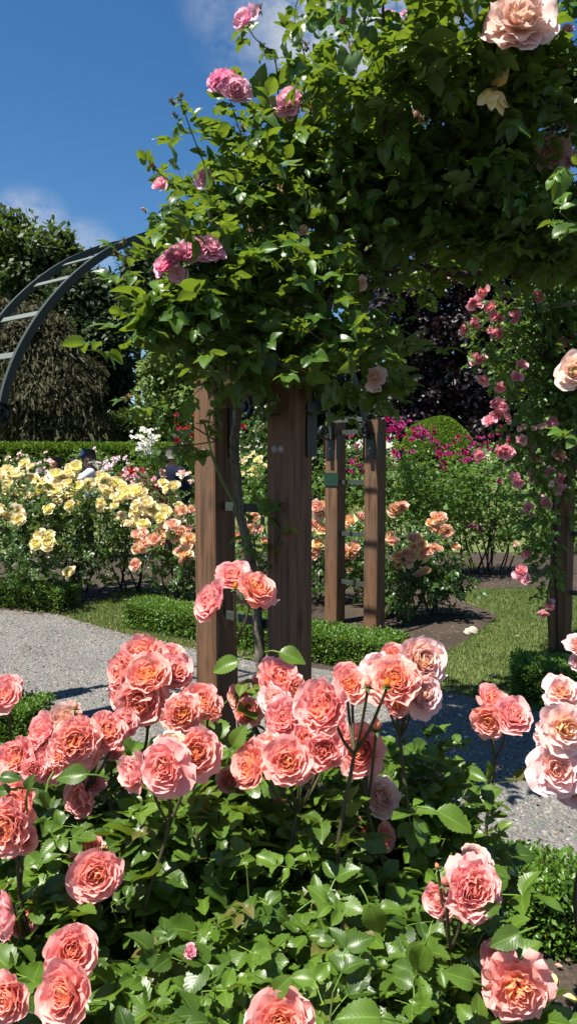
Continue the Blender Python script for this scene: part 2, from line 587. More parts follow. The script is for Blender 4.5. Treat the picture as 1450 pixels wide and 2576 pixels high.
# ==================================================================== materials
M_coral = petal_mat('coral_petals', (.98, .52, .20), (.97, .38, .305), (.97, .65, .61), back=(.96, .50, .46), tfac=.44, outer=(.97, .49, .46))
M_blush = petal_mat('blush_petals', (.95, .48, .13), (.94, .60, .48), (.93, .70, .70), back=(.94, .66, .66), tfac=.36)
M_pale = petal_mat('pale_pink_petals', (.92, .60, .28), (.92, .66, .52), (.93, .66, .60), back=(.92, .70, .64), tfac=.35)
M_yellow = petal_mat('yellow_petals', (.93, .74, .16), (.95, .87, .47), (.95, .91, .66), tfac=.36, hue=.025, outer=(.95, .80, .55))
M_apricot = petal_mat('apricot_petals', (.96, .52, .24), (.95, .62, .42), (.95, .74, .58), tfac=.38)
M_purple = petal_mat('purple_petals', (.40, .05, .16), (.30, .015, .11), (.42, .06, .22), tfac=.25)
M_rambler = petal_mat('rambler_petals', (.90, .50, .50), (.89, .29, .37), (.93, .56, .61), back=(.91, .50, .56), tfac=.38)
M_bicolour = petal_mat('pink_and_white_petals', (.92, .74, .66), (.88, .32, .50), (.82, .10, .32), back=(.91, .62, .70), tfac=.38)
M_white = petal_mat('white_petals', (.86, .80, .55), (.86, .84, .80), (.88, .87, .86), tfac=.3, hue=.0)
M_lilac = petal_mat('pale_lilac_petals', (.86, .70, .66), (.86, .68, .72), (.88, .80, .82), tfac=.3)
M_faded = petal_mat('faded_petals', (.90, .52, .22), (.90, .62, .46), (.90, .74, .62), tfac=.35)
M_red = petal_mat('red_petals', (.42, .012, .02), (.38, .008, .02), (.48, .02, .04), tfac=.25)
M_cream = petal_mat('cream_petals', (.85, .62, .16), (.90, .78, .40), (.88, .66, .58), tfac=.35)
M_budred = petal_mat('red_bud_petals', (.92, .50, .12), (.80, .08, .07), (.80, .06, .12), tfac=.3)

L_coral = leaf_mat('coral_rose_leaves', (.026, .058, .009), (.108, .190, .020), (.36, .50, .03), .20, .37, .38, under=(.10, .16, .05), young=(.12, .075, .030))
L_climb = leaf_mat('climbing_rose_leaves', (.024, .058, .011), (.084, .168, .020), (.33, .48, .03), .25, .36, .32, under=(.085, .15, .05), young=(.30, .24, .03))
L_ramb = leaf_mat('rambler_leaves', (.038, .090, .018), (.118, .222, .036), (.34, .48, .05), .26, .42, .4, veins=False)
L_mid = leaf_mat('rose_bush_leaves', (.022, .055, .011), (.066, .135, .022), (.26, .38, .04), .20, .38, .45, veins=False)
L_lime = leaf_mat('light_rose_leaves', (.040, .100, .018), (.120, .230, .036), (.36, .52, .06), .33, .45, .4, veins=False)
L_bronze = leaf_mat('bronze_rose_leaves', (.070, .050, .018), (.150, .090, .030), (.36, .24, .06), .3, .45, .4, veins=False)
L_box = leaf_mat('box_leaves', (.034, .085, .010), (.135, .255, .024), (.30, .46, .04), .25, .40, .45, veins=False)
L_hedge = leaf_mat('hedge_leaves', (.055, .115, .008), (.145, .240, .014), (.22, .34, .03), .2, .6, .2, veins=False)
L_tree = leaf_mat('tree_leaves', (.018, .042, .010), (.050, .090, .018), (.16, .24, .03), .25, .5, .35, veins=False)
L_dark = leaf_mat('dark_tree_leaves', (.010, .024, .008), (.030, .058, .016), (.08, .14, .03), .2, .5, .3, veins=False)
L_pine = leaf_mat('pine_needles', (.016, .034, .014), (.046, .076, .028), (.10, .14, .04), .15, .6, .25, veins=False)
L_cyp = leaf_mat('cypress_sprays', (.036, .036, .016), (.090, .082, .034), (.12, .11, .04), .15, .7, .2, veins=False)
L_light = leaf_mat('light_tree_leaves', (.085, .140, .034), (.200, .285, .070), (.36, .48, .10), .3, .5, .3, veins=False)
L_beech = leaf_mat('copper_beech_leaves', (.010, .006, .008), (.034, .022, .030), (.05, .012, .02), .15, .42, .5, veins=False)
L_grass = leaf_mat('grass_blades', (.060, .098, .020), (.125, .165, .042), (.26, .34, .07), .22, .6, .2, veins=False)

M_stem = plain_mat('green_brown_stem', (.070, .062, .026), .5, .4, .7, 40)
M_stemg = plain_mat('green_stem', (.115, .155, .040), .45, .4, .4, 40)
M_stemd = plain_mat('dark_cane', (.045, .030, .020), .7, .3, .6, 30, .4)
M_calyx = plain_mat('calyx_green', (.070, .115, .030), .5, .3, .5, 8)
M_bark = plain_mat('tree_bark', (.060, .045, .034), .9, .2, .7, 6, .6)
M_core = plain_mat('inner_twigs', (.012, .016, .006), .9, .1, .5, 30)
M_iron = plain_mat('green_grey_painted_iron', (.050, .062, .050), .5, .28, .35, 14, .03)
M_rung = plain_mat('sunlit_rung_iron', (.150, .175, .150), .5, .3, .35, 14, .03)  # arch paint made paler, sunlight on the rungs put into the colour
M_irond = plain_mat('dark_painted_iron', (.010, .012, .011), .42, .5, .4, 14, .05)
M_bolt = plain_mat('galvanised_bolt', (.35, .33, .30), .45, .5, .5, 60)

_m = bpy.data.materials.new('spent_bloom'); _t = NT(_m)
_a = _t.n('ShaderNodeAttribute', attribute_name='lc'); _s = _t.n('ShaderNodeSeparateXYZ'); _t.l(_a.outputs['Vector'], _s.inputs[0])
_t.out(_t.bsdf(_t.ramp(_s.outputs[2], [(0, (.07, .10, .03)), (.4, (.14, .12, .05)), (.8, (.22, .12, .05)), (1, (.42, .28, .13))]), .7, .2).outputs[0])
M_spent = _m


def wood_mat(name, a, b):
    m = bpy.data.materials.new(name); t = NT(m)
    tc = t.n('ShaderNodeTexCoord')
    g1 = t.noise(t.mapping(tc.outputs['Object'], (60, 60, 2.2)), 1.0, 6, .65, .6)
    g2 = t.noise(t.mapping(tc.outputs['Object'], (9, 9, 0.9)), 1.0, 4, .6, .8)
    sp = t.noise(t.mapping(tc.outputs['Object'], (150, 150, 30)), 1.0, 3)
    c = t.ramp(t.math('MULTIPLY_ADD', g1, .6, t.math('MULTIPLY', g2, .5)), [(.40, b), (.53, a), (.70, tuple(x * 1.5 for x in a))])
    c = t.mix(t.math('MULTIPLY_ADD', sp, 5, -3.2, clamp=True), c, tuple(x * 1.7 for x in a))
    crack = t.noise(t.mapping(tc.outputs['Object'], (34, 34, .55)), 1.0, 2, .5, .3)
    ck = t.math('SUBTRACT', 1.0, t.math('MULTIPLY', t.math('ABSOLUTE', t.math('SUBTRACT', crack, .5)), 42.0), clamp=True)
    ck = t.math('MULTIPLY', ck, t.math('MULTIPLY_ADD', g2, 3, -1.3, clamp=True))
    c = t.mix(t.math('MULTIPLY', ck, .8), c, (.012, .008, .005))
    h = t.math('SUBTRACT', t.math('MULTIPLY_ADD', g1, .5, t.math('MULTIPLY', sp, .25)), t.math('MULTIPLY', ck, .8))
    gw = t.noise(t.mapping(tc.outputs['Object'], (5, 5, 2.4)), 1.0, 5, .65, .4)
    c = t.mix(t.math('MULTIPLY', t.math('MULTIPLY_ADD', gw, 4.0, -1.7, clamp=True), .32), c, (.115, .098, .080))
    vk = t.n('ShaderNodeTexVoronoi', inp={'Scale': 1.0}); t.l(t.mapping(tc.outputs['Object'], (7, 7, 2.6)), vk.inputs['Vector'])
    c = t.mix(t.math('MULTIPLY', t.math('SUBTRACT', 1.0, t.math('MULTIPLY', vk.outputs['Distance'], 5.0), clamp=True), .8), c, (.018, .010, .006))
    t.out(t.bsdf(c, .72, .3, t.bump(h, .6, .006)).outputs[0])
    return m


M_wood = wood_mat('brown_weathered_timber', (.138, .070, .034), (.032, .016, .008))

# ==================================================================== camera, sun, sky
cam = bpy.data.objects.new('camera', bpy.data.cameras.new('camera'))
COL.objects.link(cam)
cam.location = (0, 0, CAM_H)
cam.rotation_euler = (math.pi / 2 - PITCH, 0, 0)
cam.data.sensor_fit = 'VERTICAL'; cam.data.sensor_height = 36.0
cam.data.lens = FPX / 2575.0 * 36.0
cam.data.clip_start = 0.05; cam.data.clip_end = 2000
scene.camera = cam

sun = bpy.data.objects.new('sun', bpy.data.lights.new('sun', 'SUN'))
COL.objects.link(sun)
sun.data.energy = 5.0; sun.data.angle = math.radians(.53); sun.data.color = (1.0, .955, .88)
sun.rotation_mode = 'QUATERNION'; sun.rotation_quaternion = Vector(SUN).to_track_quat('Z', 'Y')

world = bpy.data.worlds.new('World'); scene.world = world; world.use_nodes = True
wt = NT.__new__(NT); wt.t = world.node_tree; wt.t.nodes.clear()
sky = wt.n('ShaderNodeTexSky', sky_type='NISHITA', sun_disc=False)
sky.sun_elevation = SUN_EL; sky.sun_rotation = math.atan2(SUN[0], SUN[1]); sky.air_density = 1.0; sky.dust_density = .0; sky.ozone_density = 3.0
tcw = wt.n('ShaderNodeTexCoord')
n1 = wt.noise(wt.mapping(tcw.outputs['Generated'], (1.0, 1.0, 2.2), (0, 0.35, 0)), 7.0, 8, .62, .5)
n2 = wt.noise(tcw.outputs['Generated'], 26.0, 5, .65)


def cloud(px, py, rad_deg, soft, gain):
    d = nrm(P(px, py, 50) - [0, 0, CAM_H])
    x = wt.n('ShaderNodeVectorMath', operation='DOT_PRODUCT'); wt.l(tcw.outputs['Generated'], x.inputs[0]); x.inputs[1].default_value = d
    r = wt.n('ShaderNodeMapRange', interpolation_type='SMOOTHSTEP')
    wt.l(x.outputs['Value'], r.inputs[0])
    r.inputs[1].default_value = math.cos(math.radians(rad_deg)); r.inputs[2].default_value = math.cos(math.radians(soft)); r.inputs[3].default_value = 0; r.inputs[4].default_value = gain
    return r.outputs[0]


msk = wt.math('MAXIMUM', wt.math('MAXIMUM', cloud(900, 10, 8.5, 2, 1.15), cloud(660, 0, 6, 1, .42)), wt.math('MAXIMUM', cloud(80, 585, 3.6, .5, .62), cloud(215, 630, 2.8, .4, .45)))
dens = wt.math('MULTIPLY', msk, wt.math('MULTIPLY_ADD', wt.math('MULTIPLY_ADD', n1, .6, wt.math('MULTIPLY', n2, .4)), 5.2, -2.05, clamp=True), clamp=True)
bg1 = wt.n('ShaderNodeBackground'); bg1.inputs[1].default_value = .060
hs = wt.n('ShaderNodeHueSaturation', inp={'Saturation': 1.26, 'Value': 1.0}); wt.l(sky.outputs[0], hs.inputs['Color']); wt.l(hs.outputs[0], bg1.inputs[0])
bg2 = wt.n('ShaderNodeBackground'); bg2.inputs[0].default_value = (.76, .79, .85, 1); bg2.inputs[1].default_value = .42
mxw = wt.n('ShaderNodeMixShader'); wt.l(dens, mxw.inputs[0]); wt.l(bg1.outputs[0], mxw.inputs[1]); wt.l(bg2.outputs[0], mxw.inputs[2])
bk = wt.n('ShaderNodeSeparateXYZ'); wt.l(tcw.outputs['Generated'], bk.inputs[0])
behind = wt.math('MULTIPLY', wt.math('MULTIPLY_ADD', bk.outputs[1], -1.6, -.15, clamp=True), wt.math('MULTIPLY_ADD', n1, 4.0, -1.5, clamp=True))  # unseen cloud cover behind the camera, added for whiter fill light
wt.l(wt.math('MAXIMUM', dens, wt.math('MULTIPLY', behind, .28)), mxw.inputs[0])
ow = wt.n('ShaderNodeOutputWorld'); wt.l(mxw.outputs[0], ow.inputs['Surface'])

scene.view_settings.view_transform = 'Standard'; scene.view_settings.look = 'None'
scene.view_settings.exposure = 1.1; scene.view_settings.gamma = 1.0
scene.render.engine = 'CYCLES'
scene.cycles.use_denoising = True
scene.cycles.max_bounces = 8; scene.cycles.diffuse_bounces = 3; scene.cycles.glossy_bounces = 3; scene.cycles.transmission_bounces = 6; scene.cycles.transparent_max_bounces = 4
scene.cycles.sample_clamp_indirect = 6.0
scene.cycles.use_adaptive_sampling = True

# ==================================================================== ground
def sheet(name, pts, z, mat, sub=1):
    me = bpy.data.meshes.new(name)
    bm = bmesh.new()
    vs = [bm.verts.new((float(p[0]), float(p[1]), z)) for p in pts]
    f = bm.faces.new(vs)
    if f.normal.z < 0: f.normal_flip()
    f.normal_update()
    if f.normal.z < 0: f.normal_flip()
    bmesh.ops.triangulate(bm, faces=bm.faces[:])
    bm.to_mesh(me); bm.free()
    o = link(name, me, mat)
    return tag(o, kind='structure')


def ground_mat(name, stops, s1, s2, bump, bs=1.0, dist=.02, s3=None):
    m = bpy.data.materials.new(name); t = NT(m)
    g = t.n('ShaderNodeNewGeometry')
    a = t.noise(g.outputs['Position'], s1, 6, .6)
    b = t.noise(g.outputs['Position'], s2, 5, .7)
    c = t.ramp(t.math('MULTIPLY_ADD', a, .45, t.math('MULTIPLY', b, .6)), stops)
    h = b
    if s3:
        v = t.n('ShaderNodeTexVoronoi', inp={'Scale': s3}); t.l(g.outputs['Position'], v.inputs['Vector'])
        c = t.mix(t.math('MULTIPLY', v.outputs['Color'], .0) if False else .28, c, v.outputs['Color'], 'SOFT_LIGHT')
        sc = t.n('ShaderNodeHueSaturation', inp={'Saturation': .55}); t.l(c, sc.inputs['Color']); c = sc.outputs[0]
        h = t.math('SUBTRACT', b, v.outputs['Distance'])
    t.out(t.bsdf(c, .9, .15, t.bump(h, bump, dist)).outputs[0])
    return m


M_soil = ground_mat('dark_garden_soil', [(.3, (.022, .016, .012)), (.55, (.060, .045, .034)), (.8, (.120, .095, .075))], 1.5, 45, .9)
M_gravel = ground_mat('grey_gravel', [(.3, (.09, .085, .074)), (.50, (.172, .156, .126)), (.70, (.25, .226, .182))], 2.2, 60, .9, s3=80, dist=.016)
M_lawn = ground_mat('mown_lawn', [(.3, (.055, .088, .022)), (.5, (.100, .130, .038)), (.75, (.18, .175, .075))], 1.6, 70, .6)

ground = sheet('ground', [(-300, -40), (300, -40), (300, 600), (-300, 600)], 0.0, M_soil)
far_edge = [(-900, 1500), (-300, 1512), (0, 1535), (146, 1546), (230, 1572), (300, 1592), (400, 1612), (490, 1634), (700, 1668), (970, 1712), (1040, 1726), (1110, 1738), (1200, 1758), (1270, 1778), (1450, 1806), (1700, 1830), (2200, 1850)]
near_edge = [(2300, 2420), (1700, 2260), (1450, 2190), (1200, 2095), (900, 1990), (600, 1915), (300, 1860), (100, 1822), (-150, 1775), (-500, 1730), (-900, 1700)]
path_poly = [G(*p) for p in far_edge + near_edge]
gravel_path = sheet('gravel_path', path_poly, .008, M_gravel)
lawn_polys = [
    [G(*p) for p in [(146, 1548), (230, 1574), (300, 1594), (400, 1614), (492, 1636), (700, 1670), (700, 1600), (480, 1560), (430, 1492), (330, 1480), (250, 1510)]],
    [G(*p) for p in [(960, 1712), (1040, 1728), (1110, 1740), (1200, 1760), (1270, 1780), (1450, 1808), (1700, 1830), (1700, 1560), (1450, 1500), (1390, 1478), (1130, 1486), (1160, 1512), (1240, 1542), (1250, 1552), (1180, 1606), (1060, 1680), (1000, 1700)]],
    [(-40, 12.2), (-14, 12.0), (0, 12.6), (20, 11.4), (40, 12), (60, 30), (60, 90), (-60, 90), (-60, 30)],
]
for i, lp in enumerate(lawn_polys):
    sheet('lawn', lp, .004, M_lawn)


def in_poly(x, y, poly):
    poly = np.array([[p[0], p[1]] for p in poly])
    c = np.zeros(len(x), bool)
    j = len(poly) - 1
    for i in range(len(poly)):
        xi, yi = poly[i]; xj, yj = poly[j]
        c ^= ((yi > y) != (yj > y)) & (x < (xj - xi) * (y - yi) / (yj - yi + 1e-12) + xi)
        j = i
    return c


def poly_points(poly, n, ylim=None):
    a = np.array([[p[0], p[1]] for p in poly])
    out = []
    while sum(len(o) for o in out) < n:
        q = rng.uniform(a.min(0), a.max(0), (n * 3, 2))
        m = in_poly(q[:, 0], q[:, 1], poly)
        if ylim: m &= q[:, 1] < ylim
        out.append(q[m])
    return np.concatenate(out)[:n]


# grass blades
mb = MB()
for poly, n in ((lawn_polys[0], 16000), (lawn_polys[1], 34000)):
    q = poly_points(poly, n)
    h = rng.uniform(.012, .034, n)
    a = rng.uniform(0, 6.28, n)
    lean = rng.normal(0, .4, (n, 2)) * h[:, None]
    w = np.stack([np.cos(a), np.sin(a)], -1) * .0035
    z = np.full((n, 1), .004)
    V = np.stack([np.hstack([q - w, z]), np.hstack([q + w, z]), np.hstack([q + w * .3 + lean, z + h[:, None]]), np.hstack([q - w * .3 + lean, z + h[:, None]])], 1).reshape(-1, 3)
    L = np.zeros((n, 4, 3)); L[..., 2] = np.clip(rng.normal(.5, .3, n), 0, 1)[:, None]
    mb.add(V, np.arange(n * 4).reshape(-1, 4), L.reshape(-1, 3))
tag(link('grass', mb.mesh('grass', False), L_grass), 'short mown grass between the rose beds', 'grass', kind='stuff')

# loose stones on the path and crumbs of soil in the beds
def pebbles(name, pts, s0, s1, mat, label, z0):
    n = len(pts)
    base = np.array([[1, 0, 0], [0, 1, 0], [-1, 0, 0], [0, -1, 0], [0, 0, .8], [0, 0, -.6]], float)
    F = np.array([[0, 1, 4, 4], [1, 2, 4, 4], [2, 3, 4, 4], [3, 0, 4, 4]])
    base = np.array([[1, 0, -.2], [0.2, 1, -.2], [-.9, .3, -.2], [-.2, -1, -.2], [.45, .1, .6], [0, .5, .55], [-.4, 0, .6], [0, -.45, .6]], float)
    F = np.array([[0, 1, 5, 4], [1, 2, 6, 5], [2, 3, 7, 6], [3, 0, 4, 7], [4, 5, 6, 7]])
    a = rng.uniform(0, 6.28, n); s = rng.uniform(s0, s1, n) * rng.uniform(.5, 1, n)
    c, d = np.cos(a) * s, np.sin(a) * s
    R = np.zeros((n, 3, 3)); R[:, 0, 0] = c; R[:, 0, 1] = -d; R[:, 1, 0] = d; R[:, 1, 1] = c; R[:, 2, 2] = s * rng.uniform(.4, .9, n)
    m = MB(); scatter(m, (base, F, np.zeros((8, 3))), R, np.hstack([pts, np.full((n, 1), z0)]), rng.uniform(0, 1, n))
    tag(link(name, m.mesh(name, False), mat), label, name.replace('_', ' '), kind='stuff')


def tint_mat(name, a, b, rough=.9):
    m = bpy.data.materials.new(name); t = NT(m)
    at = t.n('ShaderNodeAttribute', attribute_name='lc'); s = t.n('ShaderNodeSeparateXYZ'); t.l(at.outputs['Vector'], s.inputs[0])
    t.out(t.bsdf(t.mix(s.outputs[2], a, b), rough, .2).outputs[0])
    return m


pebbles('gravel', poly_points([G(*p) for p in [(-150, 1540), (146, 1550), (490, 1640), (1110, 1745), (1450, 1812), (1600, 1840), (1700, 2250), (1200, 2090), (600, 1910), (-150, 1775)]], 26000), .004, .015, tint_mat('loose_gravel', (.045, .045, .042), (.32, .305, .27)), 'loose grey gravel chips on the path', .008)
soil_pts = np.concatenate([poly_points([G(*p) for p in [(900, 1720), (1250, 1545), (1160, 1500), (900, 1500)]], 2500), poly_points([(-1.2, .6), (1.9, .6), (1.9, 2.4), (-1.2, 3.0)], 4500), poly_points([G(*p) for p in [(150, 1545), (430, 1490), (330, 1440), (50, 1450)]], 1500), poly_points([G(*p) for p in [(1130, 1480), (1330, 1480), (1300, 1420), (1180, 1420)]], 900)])
pebbles('soil_crumbs', soil_pts, .004, .018, tint_mat('soil_crumb', (.030, .022, .016), (.15, .115, .085)), 'crumbled brown soil and bark chips in the beds', .0)

# ==================================================================== arches
AX = nrm([.66, .75, 0]); PAIR = np.array([AX[1], -AX[0], 0.]); UPV = np.array([0, 0, 1.])


def make_post(root, pos, top, half=.074, extra=0):
    m = MB()
    n = 14
    z = np.linspace(0, top, n)
    cr = np.array([[-1, -.9], [-.9, -1], [.9, -1], [1, -.9], [1, .9], [.9, 1], [-.9, 1], [-1, .9]])
    wob = rng.normal(0, .0008, (n, 1, 1))
    V = np.array([0, 0, 0]) + (cr[None, :, :1] * AX + cr[None, :, 1:] * PAIR) * half * (1 + wob) + z[:, None, None] * UPV
    V = V.reshape(-1, 3)
    i = np.arange(n - 1)[:, None] * 8; j = np.arange(8)[None]; k = (j + 1) % 8
    F = np.stack([i + j, i + k, i + 8 + k, i + 8 + j], -1).reshape(-1, 4)
    m.add(V, F)
    b = (n - 1) * 8
    m.add(V[b:], [[0, 1, 2, 3], [0, 3, 4, 7], [4, 5, 6, 7]])
    return link('post', m.mesh('post', False), M_wood, root, pos)


def ribbon(m, pts, wv, rad_half, w_half):
    """Solid rectangular bar swept along pts; wv is the constant width direction."""
    pts = np.asarray(pts); n = len(pts)
    tan = nrm(np.gradient(pts, axis=0)); nr = nrm(np.cross(tan, wv))
    V = np.stack([pts + nr * rad_half + wv * w_half, pts + nr * rad_half - wv * w_half, pts - nr * rad_half - wv * w_half, pts - nr * rad_half + wv * w_half], 1).reshape(-1, 3)
    i = np.arange(n - 1)[:, None] * 4; j = np.arange(4)[None]; k = (j + 1) % 4
    F = np.stack([i + j, i + k, i + 4 + k, i + 4 + j], -1).reshape(-1, 4)
    m.add(V, F); m.add(V[:4], [[0, 1, 2, 3]]); m.add(V[-4:], [[3, 2, 1, 0]])


def scroll(root, p, d, size):
    """Flat iron curl in the plane of the arch, p on the post face, d the way it points."""
    m = MB()
    t = np.linspace(0, 1, 44)
    a = -math.pi / 2 + t * 2.0 * math.pi * 1.45
    r = size * (1 - .72 * t) * .5
    c = np.asarray(p) + d * size * .62 + UPV * size * .05
    pts = c + r[:, None] * (np.cos(a)[:, None] * d + np.sin(a)[:, None] * UPV)
    lead = np.stack([np.asarray(p) - UPV * size * .55, np.asarray(p) - UPV * size * .5 + d * size * .12])
    ribbon(m, smooth_curve(np.vstack([lead, pts[2:]]), 3), PAIR, .0035, .020)
    link('scroll', m.mesh('scroll'), M_irond, root)


def make_arch(label, near, far, tops, zs=1.86, rise=1.42, off_n=(0, 0), n_rung=11, gap=.10, side_rungs=((), ()), vis=True, plates=()):
    """near/far: the two posts (x, y) of each foot."""
    n0 = np.array([*near[0], 0.]); n1 = np.array([*near[1], 0.]); f0 = np.array([*far[0], 0.]); f1 = np.array([*far[1], 0.])
    c = (n0 + n1) / 2
    root = thing('rose_arch', c, label, 'arch', 'iron arches on timber posts')
    feet = []
    for p, tp in zip((n0, n1, f0, f1), tops):
        if tp: make_post(root, p, tp)
    curves = []
    for a, b in ((n0, f0), (n1, f1)):
        d = nrm(b - a); L = np.linalg.norm(b - a)
        sd = nrm((n0 + n1) / 2 - a + (f0 + f1) / 2 - b) * .03
        a2, b2 = a + d * gap + sd, b - d * .10 + sd
        th = np.linspace(0, math.pi, 61)
        s = .5 - .5 * np.cos(th)
        pts = a2 + (b2 - a2) * s[:, None] + UPV * (zs + rise * np.sin(th) ** 1.3)[:, None]
        pts = np.vstack([a2 + UPV * (zs - .05), pts, b2 + UPV * (zs - .05)])
        m = MB(); ribbon(m, pts, PAIR, .023, .016)
        link('arch_bar', m.mesh('arch_bar', False), M_iron, root)
        curves.append(pts)
        for q, s_ in ((a, 1), (b, -1)):
            mm = MB()
            ax = np.array([d, PAIR, UPV])
            mm.box(q + d * s_ * .079 + UPV * (zs - .12), ax, (.004, .050, .12))
            mm.box(q + d * s_ * .052 + PAIR * .0785 + UPV * (zs - .12), ax, (.030, .0035, .12))
            mm.box(q + d * s_ * .052 - PAIR * .0785 + UPV * (zs - .12), ax, (.030, .0035, .12))
            link('bracket', mm.mesh('bracket', False), M_irond, root)
            scroll(root, q + d * s_ * .085 + UPV * (zs + .02), d * s_, .14)
    for k in range(1, n_rung + 1):
        i = int(round(k * 62 / (n_rung + 1)))
        p, q = curves[0][i], curves[1][i]
        tan = nrm(curves[0][i + 1] - curves[0][i - 1]); e = nrm(q - p)
        m = MB(); m.box((p + q) / 2, np.array([e, tan, np.cross(e, tan)]), (np.linalg.norm(q - p) / 2 - .028, .019, .004))
        link('rung', m.mesh('rung', False), M_rung, root)
    for (a, b), hs_ in zip(((n0, n1), (f0, f1)), side_rungs):
        e = nrm(b - a)
        for h in hs_:
            m = MB(); m.box((a + b) / 2 + UPV * h, np.array([e, UPV, np.cross(e, UPV)]), (np.linalg.norm(b - a) / 2 - .070, .020, .008))
            link('rung', m.mesh('rung', False), M_iron, root)
    return root


def bolt(root, p, nvec, r=.011):
    nv = nrm(nvec); x = nrm(np.cross(nv, UPV)); y = np.cross(nv, x)
    m = MB(); a = np.linspace(0, 2 * math.pi, 12, endpoint=False)
    rings = []
    for rr, h in ((1.5, 0), (1.5, .002), (1.0, .003), (.9, .008), (.45, .011), (.02, .0115)):
        rings.append(np.asarray(p) + r * rr * (np.cos(a)[:, None] * x + np.sin(a)[:, None] * y) + nv * h)
    V = np.concatenate(rings); i = np.arange(5)[:, None] * 12; j = np.arange(12)[None]; k = (j + 1) % 12
    m.add(V, np.stack([i + j, i + k, i + 12 + k, i + 12 + j], -1).reshape(-1, 4))
    link('bolt', m.mesh('bolt'), M_bolt, root)


A = P(540, 1160, 3.55)[:2]; B = P(728, 1160, 3.18)[:2]
C_ = P(843, 1160, 6.95)[:2]; D_ = P(943, 1160, 6.62)[:2]
RP0 = P(1418, 1160, 5.96)[:2]; RP1 = RP0 + np.array([.40, -.33])
LF0 = P(-74, 1160, 4.0)[:2]; LF1 = LF0 + np.array([-.42, .30])

arch_c = make_arch('dark iron arch smothered in the pink and white climbing rose, on four brown timber posts', (A, B), (RP0, RP1), (2.08, 2.12, 2.05, 2.05), side_rungs=((.84, 1.38), (.5, 1.0, 1.45)))
arch_l = make_arch('bare grey green iron arch with open rungs against the blue sky', (LF1, LF0), (C_, D_), (1.98, 1.98, 1.98, 1.98), zs=1.86, rise=1.40, side_rungs=((.5, 1.0), (.43, .9, 1.40, 1.98 - .1)), n_rung=15, gap=.20)
FL = -AX  # the lit face of a post
for px, py in ((690, 1130), (711, 1130)):
    p = P(px, py, 3.18); q = np.array([B[0], B[1], p[2]]) + FL * .0745 + PAIR * (.034 if px > 700 else -.004) - PAIR * .02
    bolt(arch_c, q, FL)
bolt(arch_c, np.array([A[0], A[1], P(0, 1136, 3.5)[2]]) + FL * .0745 + PAIR * .005, FL, .008)
for h in (1.72,):
    bolt(arch_l, np.array([C_[0], C_[1], h]) + FL * .0875, FL, .009)
    bolt(arch_l, np.array([D_[0], D_[1], h]) + FL * .0875, FL, .009)
# small green name plate fixed to a post
hz = P(855, 1205, 6.9)[2]
m = MB(); m.box(np.array([C_[0], C_[1], hz]) + FL * .080 + PAIR * .01, np.array([AX, PAIR, UPV]), (.004, .085, .062))
pl = link('name_plate', m.mesh('name_plate', False), plain_mat('green_plate', (.006, .035, .017), .4, .5, .3, 30), arch_l)
pl['label'] = 'small green name plate on the post'

# ==================================================================== rose bushes
def bake_variants(n, fn, **kw):
    return [fn(seed=s, **kw) for s in range(n)]


B_full = [bloom_arrays(n=46, rows=7, cols=8, openness=o, ruffle=.05, seed=s) for s, o in enumerate((.5, .35, .62, .78, .45, .9))]
B_full += [bloom_arrays(n=30, rows=7, cols=8, openness=.08, ruffle=.05, seed=61), bloom_arrays(n=38, rows=7, cols=8, openness=.22, ruffle=.07, seed=62), bloom_arrays(n=34, rows=7, cols=8, openness=1.05, ruffle=.09, seed=63, loose=1.6), bloom_arrays(n=56, rows=6, cols=8, openness=.55, ruffle=.085, seed=64), bloom_arrays(n=62, rows=6, cols=8, openness=.7, ruffle=.08, seed=65)]
B_tea = [bloom_arrays(n=30, rows=7, cols=8, openness=o, ruffle=.05, point=.85, seed=20 + s) for s, o in enumerate((.8, .95, .65))]
B_mid = [bloom_arrays(n=22, rows=4, cols=4, openness=o, ruffle=.07, seed=30 + s) for s, o in enumerate((.5, .35, .75, .6))]
B_semi = [bloom_arrays(n=15, rows=4, cols=5, openness=o, ruffle=.08, seed=40 + s, q0=.15) for s, o in enumerate((.7, 1.0, .45))]
B_far = [bloom_arrays(n=10, rows=2, cols=3, openness=o, ruffle=.08, seed=50 + s) for s, o in enumerate((.6, .9))]
BUD = [bud_arrays(s) for s in range(3)]
CAL = calyx_arrays(0, .4); CALR = calyx_arrays(1, .9)
SPENT = [spent_arrays(s) for s in range(3)]
_cache = {}


def shared(kind, k, arr, mat):
    key = (kind, k, mat.name)
    if key not in _cache:
        me = quad_mesh(kind, *arr); me.materials.append(mat); _cache[key] = me
    return _cache[key]


def bloom(root, pos, f, diam, mat, kind='full', calyx=True, flat=1.0, name='bloom'):
    arrs = {'full': B_full, 'tea': B_tea, 'mid': B_mid, 'semi': B_semi, 'far': B_far, 'bud': BUD, 'spent': SPENT}[kind]
    k = int(rng.integers(0, len(arrs)))
    nm = {'bud': 'bud', 'spent': 'spent_bloom'}.get(kind, name)
    o = bpy.data.objects.new(nm, shared(nm + kind, k, arrs[k], M_spent if kind == 'spent' else mat))
    COL.objects.link(o); o.parent = root
    o.location = Vector([float(c) for c in pos]) - root.location
    o.rotation_mode = 'QUATERNION'; o.rotation_quaternion = quat_to(f, rng.uniform(0, 6.28))
    r = diam / 2
    o.scale = (r * rng.uniform(.94, 1.06), r * rng.uniform(.94, 1.06), r * rng.uniform(.9, 1.15) * flat)
    if calyx and kind != 'spent':
        c = bpy.data.objects.new('calyx', shared('calyx', 0, CALR if kind == 'bud' else CAL, M_calyx))
        COL.objects.link(c); c.parent = o
        if kind == 'bud': c.scale = (2.2, 2.2, 1.0)
    return o


